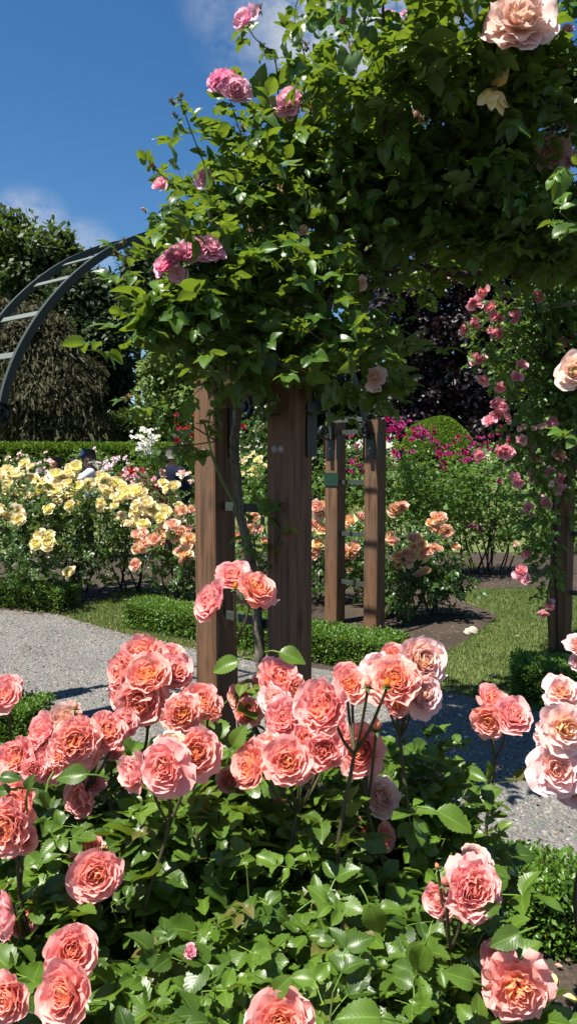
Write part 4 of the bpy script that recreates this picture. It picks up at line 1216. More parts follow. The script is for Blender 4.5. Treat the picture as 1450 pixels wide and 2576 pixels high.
link('foliage', lv.mesh('foliage'), L_ramb, rroot)
canes(rroot, [([(1400, 1640, 5.85), (1395, 1400, 5.8), (1385, 1150, 5.8), (1370, 900, 5.7), (1330, 720, 5.5)], .014), ([(1380, 1600, 5.8), (1375, 1500, 5.75), (1390, 1420, 5.75), (1400, 1300, 5.8)], .008), ([(1385, 1150, 5.8), (1300, 1080, 5.5), (1240, 1120, 5.4)], .006), ([(1370, 900, 5.7), (1280, 830, 5.4), (1170, 830, 5.3)], .006), ([(1395, 1400, 5.75), (1340, 1420, 5.6), (1315, 1460, 5.5)], .005), ([(1370, 880, 5.9), (1335, 780, 5.7), (1300, 700, 5.5)], .02)])
for cx, cy in [(30, 300), (145, 300), (160, 480), (190, 500), (215, 430), (230, 405), (285, 515), (310, 580), (340, 600), (450, 560), (440, 590), (95, 665), (180, 625), (285, 680), (325, 695), (185, 860), (215, 875), (490, 905), (235, 1000), (345, 1050), (460, 980), (300, 1150), (330, 1180), (360, 1180), (320, 1230), (275, 1280), (380, 1260), (485, 1405), (540, 1430), (570, 1510), (590, 1520), (365, 1480), (400, 1490), (335, 1475), (205, 1510), (740, 1515), (670, 1620), (750, 1660), (740, 1740), (445, 1650), (460, 1690), (555, 1650), (655, 1830), (535, 1860), (560, 1900), (520, 2160), (470, 2310), (515, 2335), (490, 2280), (680, 2510), (635, 2560), (760, 750), (855, 710), (590, 440), (650, 70), (690, 1290)]:
    px, py = 1127 + .375 * cx, 579.5 + .375 * cy
    y = 5.35 if cx < 500 else 5.6
    bloom(rroot, P(px, py, y), nrm([rng.normal(-.3, .5), -.9, rng.normal(.1, .5)]), rng.uniform(27, 38) * y / FPX, M_rambler, 'semi')
for cx, cy in [(120, 630), (480, 1330), (500, 1320), (570, 1330), (610, 1320), (640, 1310), (690, 1700), (450, 2100)]:
    bloom(rroot, P(1127 + .375 * cx, 579.5 + .375 * cy, 5.4), nrm([rng.normal(0, .5), -.9, .3]), .045, M_pale, 'mid', False)

# ==================================================================== middle distance bushes
def far_bush(loc, label, group, blobs, leafmat, density, lsize, blooms, petal, kind, size, tmpl=None, n_stem=9, calyx=False, stem_h=.8, name='rose_bush', cat='rose bush', up=.7, face=(0, .6)):
    root = thing(name, (*loc, 0), label, cat, group)
    lv = MB()
    T, U = px_blobs(blobs, density, .55)
    T = T[T[:, 2] > .03]; U = U[:len(T)]
    put_leaves(lv, T, U, lsize, tmpl or LOW, up=up, jit=.5)
    link('foliage', lv.mesh('foliage'), leafmat, root)
    base = np.array([*loc, 0.])
    cen = np.array([P(b[0], b[1], b[2]) for b in blobs])
    for i in range(n_stem):
        c = cen[i % len(cen)] + rng.normal(0, .12, 3)
        f = base + rng.normal(0, .10, 3) * [1, 1, 0]
        f[0] += .35 * (c[0] - base[0]); f[1] += .35 * (c[1] - base[1])
        m = MB(); pts = smooth_curve([f, f * .5 + c * .5 + rng.normal(0, .06, 3), c], 5)
        m.tube(pts, np.linspace(.013, .005, len(pts)), 6)
        link('stem', m.mesh('stem'), M_stemd, root)
    for b in blooms:
        px, py, y = b[:3]; sc = b[3] if len(b) > 3 else 1
        mt = b[4] if len(b) > 4 else petal
        bloom(root, P(px, py, y), nrm([rng.normal(face[0], .35), -.8, rng.normal(face[1], .35)]), size * sc * rng.uniform(.65, 1.2), mt, kind, calyx)
    return root


def crop_y(lst, y0=300, d0=9.0, y1=900, d1=7.2):
    return [(.355 * cx, 1062 + .355 * cy, d0 + (cy - y0) / (y1 - y0) * (d1 - d0)) for cx, cy in lst]


def burst(pts, n, spread, zz=.25):
    out = []
    for p in pts:
        for i in range(n):
            out.append((p[0] + rng.normal(0, spread), p[1] + rng.normal(0, spread * .7), p[2] + rng.normal(0, zz)) + tuple(p[3:]))
    return out


def clear_people(l):
    return [b for b in l if not (203 < b[0] < 246 and b[1] < 1212) and not (112 < b[0] < 162 and b[1] < 1192)]


yel = [(180, 300), (30, 360), (90, 380), (150, 380), (60, 440), (20, 400), (85, 480), (120, 360), (150, 500), (200, 500), (250, 460), (290, 500), (330, 440), (270, 420), (430, 370), (470, 330), (520, 320), (540, 370), (450, 390), (320, 490), (380, 480), (430, 460), (480, 440), (530, 440), (580, 425), (630, 390), (680, 380), (730, 390), (640, 430), (690, 430), (750, 420), (770, 440), (830, 460), (900, 465), (740, 480), (800, 510), (850, 530), (880, 540), (930, 500), (970, 480), (960, 530), (1000, 530), (820, 560), (740, 590), (540, 580), (450, 550), (380, 600), (490, 540), (30, 610), (70, 620), (20, 660), (90, 660), (130, 640), (140, 680), (895, 680), (955, 720), (950, 640), (1070, 610), (1120, 600), (1160, 630), (1080, 660), (1000, 570), (1040, 590), (1220, 440), (1220, 630), (1170, 680), (265, 865), (310, 830), (330, 800), (330, 860)]
yb = crop_y(yel)
ya = [b for b in yb if b[0] < 105]; yc = [b for b in yb if 105 <= b[0] < 262]; yd = [b for b in yb if b[0] >= 262]
GY = 'yellow rose bushes beyond the path'
far_bush(G(45, 1470)[:2], 'yellow rose bush behind the low box hedge, its lowest blooms dangling near the ground', GY, [(30, 1330, 7.9, 130, 130, .5), (90, 1410, 7.6, 90, 90, .4), (110, 1280, 8.2, 90, 70, .4), (0, 1240, 8.4, 120, 60, .4, .7)], L_mid, .030, .105, clear_people(burst(ya, 3, 10)) + [(180, 1442, 7.4, 1.0), (172, 1440, 7.4, .9)], M_yellow, 'mid', .145)
far_bush(G(205, 1476)[:2], 'tall yellow rose bush topped by a big golden cluster beside the photographing visitor', GY, [(200, 1330, 8.2, 120, 120, .5), (190, 1285, 8.4, 90, 55, .4, .8), (230, 1420, 8.1, 80, 60, .3, .7)], L_mid, .030, .105, clear_people(burst(yc, 3, 10)), M_yellow, 'mid', .152)
far_bush(G(318, 1480)[:2], 'yellow rose bush with scattered pale blooms next to the apricot one', GY, [(300, 1310, 8.5, 90, 110, .4), (340, 1260, 8.7, 80, 50, .4, .7), (330, 1370, 8.4, 70, 80, .3, .8)], L_mid, .028, .105, burst(yd, 3, 9), M_yellow, 'mid', .138)
apl = crop_y([(960, 800), (1010, 790), (1000, 880), (960, 895), (1030, 860), (1110, 790), (1150, 770), (1200, 740), (1230, 730), (1140, 810), (1090, 830), (1160, 850), (1270, 650), (1300, 620), (1330, 760), (1280, 770), (1350, 620), (1290, 885), (1340, 890), (1340, 840), (1240, 800), (1300, 710), (1220, 790), (970, 1010), (1310, 910), (1270, 930), (1325, 870), (1300, 940), (975, 850), (1310, 970)], 300, 8.6, 900, 7.4)
GA = 'apricot rose bushes'
far_bush(G(450, 1490)[:2], 'apricot rose bush just left of the sunlit post and taller than its box hedge', GA, [(430, 1400, 7.6, 80, 90, .4), (460, 1300, 7.8, 60, 60, .3, .8), (480, 1450, 7.5, 50, 60, .3)], L_mid, .030, .105, burst(apl, 1, 2), M_apricot, 'mid', .135)
apm = [(630, 1330), (655, 1330), (608, 1310), (665, 1360), (610, 1390), (600, 1350), (640, 1300), (800, 1275), (805, 1290), (790, 1320), (808, 1330), (800, 1370), (795, 1385), (880, 1310), (890, 1375), (880, 1390), (895, 1395), (880, 1430), (868, 1385), (812, 1272), (786, 1400), (905, 1300)]
far_bush(G(760, 1510)[:2], 'apricot rose bush seen through the gaps between the timber posts', GA, [(620, 1380, 7.9, 90, 100, .4), (780, 1390, 8.0, 110, 110, .4), (890, 1420, 7.9, 80, 100, .35), (700, 1470, 7.6, 150, 50, .3)], L_mid, .028, .105, [(a, b, 7.7) for a, b in apm], M_apricot, 'mid', .135)
apr = [(990, 1285), (1000, 1280), (1012, 1275), (1080, 1315), (1095, 1305), (1110, 1300), (1090, 1330), (1105, 1335), (1120, 1333), (980, 1350), (985, 1362), (1035, 1355), (1050, 1350), (1040, 1375), (1060, 1370), (1075, 1385), (1060, 1395), (1085, 1380), (1100, 1378), (1145, 1375), (1000, 1402), (1015, 1392), (1030, 1397), (1000, 1420), (1055, 1445), (1070, 1438), (1020, 1410)]
far_bush(G(1070, 1535)[:2], 'apricot rose bush beside the grass path, dark leaves and a few shaded blooms', GA, [(1040, 1430, 7.2, 110, 90, .4), (1110, 1440, 7.2, 80, 70, .35), (1000, 1500, 7.1, 60, 60, .3), (1060, 1360, 7.4, 80, 60, .35, .7), (1150, 1480, 7.1, 50, 40, .25, .7)], L_mid, .030, .11, [(a, b, 6.95) for a, b in apr], M_apricot, 'mid', .13)
pur = [(985, 1060), (1000, 1070), (980, 1085), (998, 1078), (1010, 1068), (1040, 1080), (1060, 1100), (1075, 1085), (1050, 1095), (1030, 1105), (1085, 1110), (1000, 1140), (1020, 1135), (1060, 1090), (985, 1095)]
pur2 = [(1120, 1130), (1140, 1120), (1160, 1110), (1100, 1140), (1110, 1155), (1130, 1145), (1150, 1150), (1170, 1140), (1180, 1155), (1200, 1150), (1190, 1120), (1210, 1110), (1230, 1100), (1250, 1090), (1240, 1130), (1110, 1170), (1215, 1125), (1165, 1150), (1268, 1110), (1185, 1350 - 25)]
GP = 'purple rose shrubs'
far_bush(G(1000, 1440)[:2], 'purple rose shrub behind the far posts with magenta sprays in front of the dome', GP, [(1010, 1170, 9.6, 110, 90, .5), (960, 1260, 9.5, 110, 110, .5), (1060, 1270, 9.5, 120, 110, .5, 1.2), (930, 1380, 9.4, 90, 90, .4)], L_ramb, .034, .10, burst([(a, b, 9.2) for a, b in pur], 6, 10, .12), M_purple, 'far', .068, n_stem=10)
far_bush(G(1225, 1442)[:2], 'broad purple rose shrub on bare leggy stems at the end of the grass path', GP, [(1180, 1230, 10, 130, 110, .6), (1260, 1250, 10, 110, 110, .5), (1130, 1220, 9.8, 90, 80, .5), (1250, 1160, 10, 120, 60, .5, .8), (1220, 1340, 10, 100, 50, .4, .9), (1140, 1330, 9.9, 80, 60, .4, .9), (1290, 1320, 10, 60, 70, .4, .8)], L_lime, .036, .10, burst([(a, b, 9.3) for a, b in pur2], 4, 11, .12) + [(1185, 1325, 9.5), (1210, 1190, 9.5), (1255, 1210, 9.5)], M_purple, 'far', .072, n_stem=16)
far_bush(G(890, 1470)[:2], 'purple rose shrub framed between the two far posts', GP, [(880, 1180, 9.9, 60, 110, .4), (820, 1220, 9.8, 60, 110, .4), (860, 1330, 9.6, 90, 90, .4)], L_ramb, .034, .10, burst([(900, 1120, 9.5), (890, 1160, 9.5), (905, 1178, 9.5), (885, 1185, 9.5), (878, 1095, 9.5), (908, 1100, 9.5)], 6, 7, .12), M_purple, 'far', .058, n_stem=6)

# far beds
def far_cluster(cx, cy, y, rx, ry, label, group, petal, n, leafmat=None, size=.10, kind='far', extra=()):
    loc = G(cx, cy, 0)[:2] * 0 + P(cx, cy, y)[:2]
    bl = [(cx + rng.normal(0, rx * .5), cy - ry * rng.uniform(-.3, 1.0), y - .25 + rng.normal(0, .15)) for i in range(n)] + [(*e, y - .3) for e in extra]
    k = y / FPX
    hgt = P(cx, cy, y)[2]
    foot = (CV + FPX * math.tan(PITCH + math.atan2(CAM_H, y)) * 0 + cy)
    blobs = [(cx, cy, y, rx, ry, .5), (cx, cy + ry, y, rx, ry, .5)]
    return far_bush(loc, label, group, blobs, leafmat or L_mid, .05 * (y / 12), .13, bl, petal, kind, size, n_stem=4)


GB = 'roses in the far beds'
far_cluster(60, 1170, 14, 70, 34, 'pale peach rose bush in front of the tall hedge at the far left', GB, M_pale, 16)
far_cluster(130, 1190, 13.5, 40, 36, 'white rose bush around the seated dark haired visitor', GB, M_lilac, 16, size=.11)
far_cluster(270, 1180, 13, 50, 30, 'pale lilac rose bush between the two standing visitors', GB, M_lilac, 22, size=.12)
far_cluster(225, 1150, 17, 50, 26, 'leafy green rose bush against the tall hedge behind the visitors', GB, M_lilac, 3, L_ramb)
far_cluster(310, 1205, 11.5, 60, 26, 'mixed pink rose bush with one bright red bloom', GB, M_rambler, 14, size=.09, extra=())
far_cluster(392, 1225, 10.5, 42, 44, 'rose bush in bronze young leaf with hardly a bloom', GB, M_rambler, 4, L_bronze)
far_cluster(345, 1195, 12, 40, 22, 'small red rose bush in front of the white climber', GB, M_red, 3, size=.14, extra=((322, 1180), (318, 1184), (328, 1182)))
far_cluster(465, 1215, 11, 34, 34, 'soft pink rose bush in front of the visitor in navy', GB, M_pale, 8, size=.12)
far_cluster(640, 1190, 12, 44, 50, 'pale yellow rose bush framed between the two nearest posts', GB, M_yellow, 26, L_lime, size=.10)
far_cluster(640, 1080, 14, 50, 60, 'tall dark rose bush with small red blooms between the nearest posts', GB, M_red, 8, size=.10)
far_cluster(1400, 1300, 12.5, 90, 130, 'leafy rose bush in the shade behind the rambler', GB, M_rambler, 6, L_ramb)
wr = far_cluster(362, 1130, 15, 34, 54, 'white climbing rose on a pillar before the tall hedge', GB, M_white, 46, L_ramb, size=.12)
rd = far_cluster(462, 1120, 13.5, 34, 80, 'dark red climbing rose on a pillar near the visitor in navy', GB, M_red, 24, L_dark, size=.10)

# ==================================================================== hedges
def hedge(name, label, cat, group, line, width, height, leaf, n, mat, tmpl, taper=0.0, core=.85, bumpy=.012):
    """Clipped hedge: line = ground points of the front foot; width is measured away from the viewer."""
    line = [np.array([p[0], p[1], 0.]) for p in line]
    root = thing(name, line[0], label, cat, group)
    segs = list(zip(line[:-1], line[1:]))
    lens = [np.linalg.norm(b - a) for a, b in segs]
    lv = MB(); co = MB()
    for (a, b), L in zip(segs, lens):
        e = nrm(b - a); w = np.array([-e[1], e[0], 0.])
        if w[1] < 0: w = -w
        frac = L / sum(lens)
        af, at_, ae = L * height, L * width, width * height
        N = int(n * frac)
        p = np.array([af, at_, af * .5, ae, ae]); p /= p.sum()
        cnt = (N * p).astype(int)
        for face, c in enumerate(cnt):
            u, v = rng.uniform(0, 1, (2, c))
            if face == 0: q = a + e * (u * L)[:, None] + UPV * (v * height)[:, None]; nn = -w
            elif face == 1: q = a + e * (u * L)[:, None] + w * (v * width)[:, None] + UPV * height; nn = UPV
            elif face == 2: q = a + e * (u * L)[:, None] + w * width + UPV * (v * height)[:, None]; nn = w
            elif face == 3: q = a + w * (u * width)[:, None] + UPV * (v * height)[:, None]; nn = -e
            else: q = b + w * (u * width)[:, None] + UPV * (v * height)[:, None]; nn = e
            q = q + nn * (-np.abs(rng.normal(0, 1, (c, 1))) * leaf * 1.6 + leaf * .3 + bumpy * np.sin(q @ [9.1, 7.3, 8.2])[:, None])
            up = .35 if face == 1 else .1
            d = nrm(nn * .75 + rng.normal(0, .55, (c, 3)) + [0, 0, .45])
            n0 = nrm(rng.normal(0, .6, (c, 3)) + UPV * .5 + nn * .3 + SUN * .2)
            R = frames(d, n0, leaf * rng.uniform(.7, 1.3, c))
            tv = np.clip(rng.normal(.5, .25, c), 0, 1); wh = rng.integers(0, len(tmpl), c)
            for k, tm in enumerate(tmpl):
                mm = wh == k; scatter(lv, tm, R[mm], q[mm], tv[mm])
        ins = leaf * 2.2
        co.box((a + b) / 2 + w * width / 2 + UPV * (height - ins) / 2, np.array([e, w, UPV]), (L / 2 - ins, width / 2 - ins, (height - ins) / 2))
    link('foliage', lv.mesh('foliage', False), mat, root)
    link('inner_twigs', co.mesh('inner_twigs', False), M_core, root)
    return root


GH = 'low clipped box hedges'
h1a = G(1245, 2400)[:2]; h1b = h1a + np.array([.75, -.16])
hedge('box_hedge', 'low box hedge edging the bare soil of the nearest bed, dry petals scattered on top', 'hedge', GH, [h1a, h1b], .26, .235, .021, 9000, L_box, BOX)
h2 = [G(-190, 1872)[:2], G(72, 1890)[:2]]
hedge('box_hedge', 'low box hedge on the near edge of the gravel behind the coral roses', 'hedge', GH, h2, .30, .23, .021, 8000, L_box, BOX)
hedge('box_hedge', 'longest low box hedge, running behind the central posts and in front of the far ones', 'hedge', GH, [G(307, 1580)[:2], G(968, 1702)[:2]], .42, .25, .024, 22000, L_box, BOX)
hedge('box_hedge', 'low box hedge in front of the yellow roses across the gravel', 'hedge', GH, [G(-160, 1514)[:2], G(146, 1542)[:2]], .42, .25, .026, 8000, L_box, BOX)
hedge('box_hedge', 'low box hedge at the foot of the rambler post beside the grass path', 'hedge', GH, [G(1282, 1766)[:2], G(1620, 1806)[:2]], .42, .25, .022, 12000, L_box, BOX)
hedge('clipped_hedge', 'tall smoothly clipped green hedge closing off the rose garden', 'hedge', None, [P(-500, 1160, 24)[:2], P(560, 1160, 24.5)[:2]], 1.4, 2.2, .085, 42000, L_hedge, [CARD[1]], bumpy=.02)
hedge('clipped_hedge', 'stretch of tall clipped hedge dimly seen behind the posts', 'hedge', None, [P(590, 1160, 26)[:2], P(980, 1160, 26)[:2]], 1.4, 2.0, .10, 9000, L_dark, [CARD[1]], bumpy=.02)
# domed topiary
dp = P(1092, 1150, 20)
root = thing('topiary', (dp[0], dp[1], 0), 'smooth green topiary dome in front of the dark copper beech', 'topiary')
n = 22000
u = nrm(rng.normal(size=(n, 3))); u[:, 2] = np.abs(u[:, 2])
ht = P(0, 1052, 20)[2]
cz = 1.75
q = np.array([dp[0], dp[1], cz]) + u * [1.0, 1.0, ht - cz] * (1 - np.abs(rng.normal(0, .012, (n, 1))))
q = q + u * (.035 * np.sin(q[:, :1] * 5.1 + 1) * np.sin(q[:, 2:] * 6.3) + .03 * np.sin(q[:, 1:2] * 7.7))
cyl = np.arange(n) % 4 == 0
q[cyl] = np.array([dp[0], dp[1], 0]) + np.stack([nrm(u[cyl][:, :2])[:, 0] * .99, nrm(u[cyl][:, :2])[:, 1] * .99, rng.uniform(.02, cz, cyl.sum())], -1)
u[cyl, 2] = 0
m = MB(); R = frames(nrm(u * .6 + rng.normal(0, .5, (n, 3)) + [0, 0, .3]), nrm(u + rng.normal(0, .4, (n, 3))), .055 * rng.uniform(.7, 1.3, n))
scatter(m, CARD[1], R, q, np.clip(rng.normal(.5, .2, n), 0, 1)); link('foliage', m.mesh('foliage', False), L_hedge, root)
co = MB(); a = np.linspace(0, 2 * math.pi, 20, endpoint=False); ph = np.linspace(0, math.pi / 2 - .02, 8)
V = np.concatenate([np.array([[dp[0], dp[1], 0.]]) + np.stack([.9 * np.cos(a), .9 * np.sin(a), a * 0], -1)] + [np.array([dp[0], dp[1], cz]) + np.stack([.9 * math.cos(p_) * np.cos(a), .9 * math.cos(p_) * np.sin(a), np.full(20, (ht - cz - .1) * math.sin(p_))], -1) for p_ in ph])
i = np.arange(8)[:, None] * 20; j = np.arange(20)[None]; k = (j + 1) % 20
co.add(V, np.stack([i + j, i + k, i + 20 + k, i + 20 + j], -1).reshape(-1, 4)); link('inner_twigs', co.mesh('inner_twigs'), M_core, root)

# ==================================================================== trees
def tree(name, label, loc, blobs, mat, n, leaf, clump, group, trunk=.3, tmpl=None, drop=.2, bias=.4, height=None, up=.6):
    """blobs: (px, py, depth, rx_px, ry_px, rz m, weight)."""
    root = thing(name, (*loc, 0), label, 'tree', group)
    cl = []
    tot = sum((b[6] if len(b) > 6 else 1) * b[3] * b[4] for b in blobs)
    nc = max(20, n // 90)
    cen, dirs = [], []
    for b in blobs:
        k = b[2] / FPX; w = (b[6] if len(b) > 6 else 1) * b[3] * b[4] / tot
        T, U = blob_points(P(*b[:3]), (b[3] * k, b[5] if len(b) > 5 else b[3] * k, b[4] * k), max(3, int(nc * w)), bias)
        cen.append(T); dirs.append(U)
    cen = np.concatenate(cen); dirs = np.concatenate(dirs)
    per = n // len(cen)
    u = nrm(rng.normal(size=(len(cen), per, 3))); r = rng.uniform(0, 1, (len(cen), per, 1)) ** .5
    cs = clump * rng.uniform(.6, 1.4, (len(cen), 1, 1))
    T = (cen[:, None] + u * r * cs * [1, 1, .7]).reshape(-1, 3); U = (u * .7 + dirs[:, None] * .5).reshape(-1, 3)
    ok = T[:, 2] > .1; T, U = T[ok], U[ok]
    lv = MB(); put_leaves(lv, T, U, leaf, tmpl or CARD, up=up, jit=.5, drop=drop)
    link('crown', lv.mesh('crown', False), mat, root)
    m = MB(); top = cen.mean(0); H = np.percentile(cen[:, 2], 80)
    base = np.array([*loc, 0.])
    pts = smooth_curve([base, base + [trunk * .3, 0, H * .35], base * [.6, .6, 0] + top * [.4, .4, 0] + [0, 0, H * .7], np.array([top[0], top[1], H])], 6)
    m.tube(pts, np.linspace(trunk, trunk * .2, len(pts)), 9, .04)
    for k in rng.choice(len(cen), min(16, len(cen)), replace=False):
        j = min(len(pts) - 2, max(4, int(len(pts) * min(.9, .7 * cen[k][2] / max(H, .1)))))
        s = smooth_curve([pts[j], (pts[j] + cen[k]) / 2 + [0, 0, .2], cen[k]], 4)
        m.tube(s, np.linspace(trunk * .32, trunk * .05, len(s)), 6)
    link('trunk', m.mesh('trunk'), M_bark, root)
    return root


GT = 'trees around the garden'
tree('oak_tree', 'tall broad leaved tree at the far left with a ragged sunlit top', P(30, 1160, 45)[:2], [(60, 690, 45, 150, 110, 4), (165, 640, 45, 42, 55, 1.5, 1.6), (20, 590, 45, 50, 50, 1.5, 1.4), (110, 640, 45, 60, 50, 2, 1.2), (-80, 640, 46, 120, 130, 4), (120, 780, 46, 130, 120, 4), (40, 900, 46, 180, 160, 4, .6)], L_tree, 36000, .34, 1.0, GT, .5, bias=.7)
tree('cypress_tree', 'drooping olive brown conifer behind the tall hedge', P(100, 1160, 33)[:2], [(95, 870, 33, 80, 100, 1.6), (20, 930, 33, 120, 130, 2.2), (150, 930, 33, 60, 90, 1.4), (180, 1020, 33, 70, 100, 1.8), (70, 1020, 33, 150, 110, 2.4), (120, 1080, 33, 160, 60, 2.2), (80, 815, 33, 30, 44, .9), (125, 830, 33, 28, 40, .8), (20, 830, 33, 50, 60, 1.1), (215, 960, 33, 30, 60, .8)], L_cyp, 80000, .34, .75, GT, .4, tmpl=STRAND, drop=1.3, up=.3, bias=.55)
tree('dark_oak_tree', 'dark dense tree standing between the olive conifer and the pine', P(265, 1160, 38)[:2], [(250, 880, 38, 80, 130, 2), (215, 760, 38, 50, 60, 1.5), (235, 1010, 38, 65, 120, 2), (235, 820, 38, 60, 80, 1.5)], L_dark, 34000, .29, .95, GT, .4, bias=.6)
tree('pine_tree', 'tall pine with flat needle tufts and sky showing through its bare trunks', P(345, 1160, 44)[:2], [(300, 730, 44, 70, 40, 1.5), (370, 690, 44, 60, 50, 1.5), (420, 720, 44, 60, 60, 1.5), (330, 780, 44, 45, 25, 1), (290, 800, 44, 40, 26, 1), (400, 810, 44, 50, 30, 1), (370, 760, 44, 50, 30, 1), (380, 640, 44, 30, 25, 1)], L_pine, 13000, .34, .75, GT, .28, bias=.35)
m = MB()
q0 = P(383, 1160, 44)[:2]
root = thing('pine_tree', (*q0, 0), 'slimmer second pine trunk seen beside the tall pine', 'tree', GT)
pts = smooth_curve([np.array([*q0, 0.]), P(382, 1000, 44), P(380, 860, 44), P(372, 720, 44)], 8)
m.tube(pts, np.linspace(.24, .10, len(pts)), 9, .04); link('trunk', m.mesh('trunk'), M_bark, root)
T, U = blob_points(P(372, 700, 44), (1.0, 1.0, .7), 900, .5); lv = MB(); put_leaves(lv, T, U, .36, CARD); link('crown', lv.mesh('crown', False), L_pine, root)
tree('shrub', 'grey green shrubbery tree low down beneath the pines', P(330, 1160, 36)[:2], [(300, 1090, 36, 60, 40, 1.2), (370, 1080, 36, 60, 50, 1.2)], L_tree, 9000, .28, .5, GT, .2)
tree('maple_tree', 'light green leafy tree just left of the sunlit post', P(440, 1160, 30)[:2], [(430, 960, 30, 65, 80, 1.3), (460, 900, 30, 60, 60, 1.3), (420, 1040, 30, 60, 50, 1.3), (500, 960, 30, 80, 120, 1.5), (480, 1050, 30, 70, 50, 1.3)], L_light, 26000, .18, .55, GT, .25)
tree('dark_oak_tree', 'dark tree directly behind the central posts, almost hidden', P(680, 1160, 40)[:2], [(640, 960, 40, 120, 160, 3), (760, 900, 40, 130, 200, 3), (560, 860, 40, 90, 120, 2), (860, 1000, 40, 120, 120, 3), (700, 1080, 40, 160, 70, 3)], L_dark, 20000, .40, .9, GT, .4)
tree('copper_beech_tree', 'huge copper beech with almost black purple foliage behind the dome', P(1190, 1160, 30)[:2], [(1160, 880, 30, 160, 200, 3), (985, 790, 30, 110, 150, 2.5), (1000, 680, 30, 140, 100, 2.5), (1050, 900, 30, 100, 200, 2.5), (1290, 900, 30, 150, 220, 3), (1180, 1040, 30, 220, 120, 3), (1400, 900, 30, 130, 240, 3), (1180, 720, 30, 220, 110, 3), (1340, 1060, 30, 150, 100, 3), (1000, 1030, 30, 70, 110, 2)], L_beech, 60000, .20, .55, GT, .45, bias=.32)
tree('oak_tree', 'green tree beyond the rambler post, mostly hidden by the arch', P(1500, 1160, 36)[:2], [(1480, 900, 36, 120, 240, 3), (1560, 800, 36, 150, 250, 3)], L_tree, 9000, .36, .9, GT, .4)

# ==================================================================== visitors
def skin_body(joints, bones, radii, name, mat, root, sub=2):
    me = bpy.data.meshes.new(name)
    keys = list(joints)
    me.from_pydata([joints[k] for k in keys], [(keys.index(a), keys.index(b)) for a, b in bones], [])
    o = bpy.data.objects.new(name, me); COL.objects.link(o)
    md = o.modifiers.new('Skin', 'SKIN'); md.use_smooth_shade = True
    for i, k in enumerate(keys):
        me.skin_vertices[0].data[i].radius = radii[k] if isinstance(radii[k], tuple) else (radii[k],) * 2
    me.skin_vertices[0].data[0].use_root = True
    ms = o.modifiers.new('Sub', 'SUBSURF'); ms.levels = sub; ms.render_levels = sub
    dg = bpy.context.evaluated_depsgraph_get()
    me2 = bpy.data.meshes.new_from_object(o.evaluated_get(dg))
    bpy.data.objects.remove(o)
    me2.name = name; me2.materials.clear(); me2.materials.append(mat)
    for p in me2.polygons: p.use_smooth = True
    r = bpy.data.objects.new(name, me2); COL.objects.link(r)
    r.parent = root
    return r


M_skin = plain_mat('skin', (.42, .22, .14), .55, .3, .15, 12)
M_hair = plain_mat('dark_hair', (.018, .012, .010), .5, .4, .5, 60)
M_grey = plain_mat('grey_hair', (.12, .11, .10), .6, .3, .5, 60)
M_navy = plain_mat('navy_cloth', (.010, .014, .035), .85, .2, .4, 30)
M_navy2 = plain_mat('blue_cap_cloth', (.016, .035, .085), .85, .2, .4, 30)
M_whitec = plain_mat('white_cloth', (.70, .72, .74), .85, .2, .15, 30)
M_trous = plain_mat('dark_trousers', (.03, .03, .035), .85, .2, .3, 30)
M_cam = plain_mat('black_plastic', (.012, .012, .013), .4, .5, .2, 30)


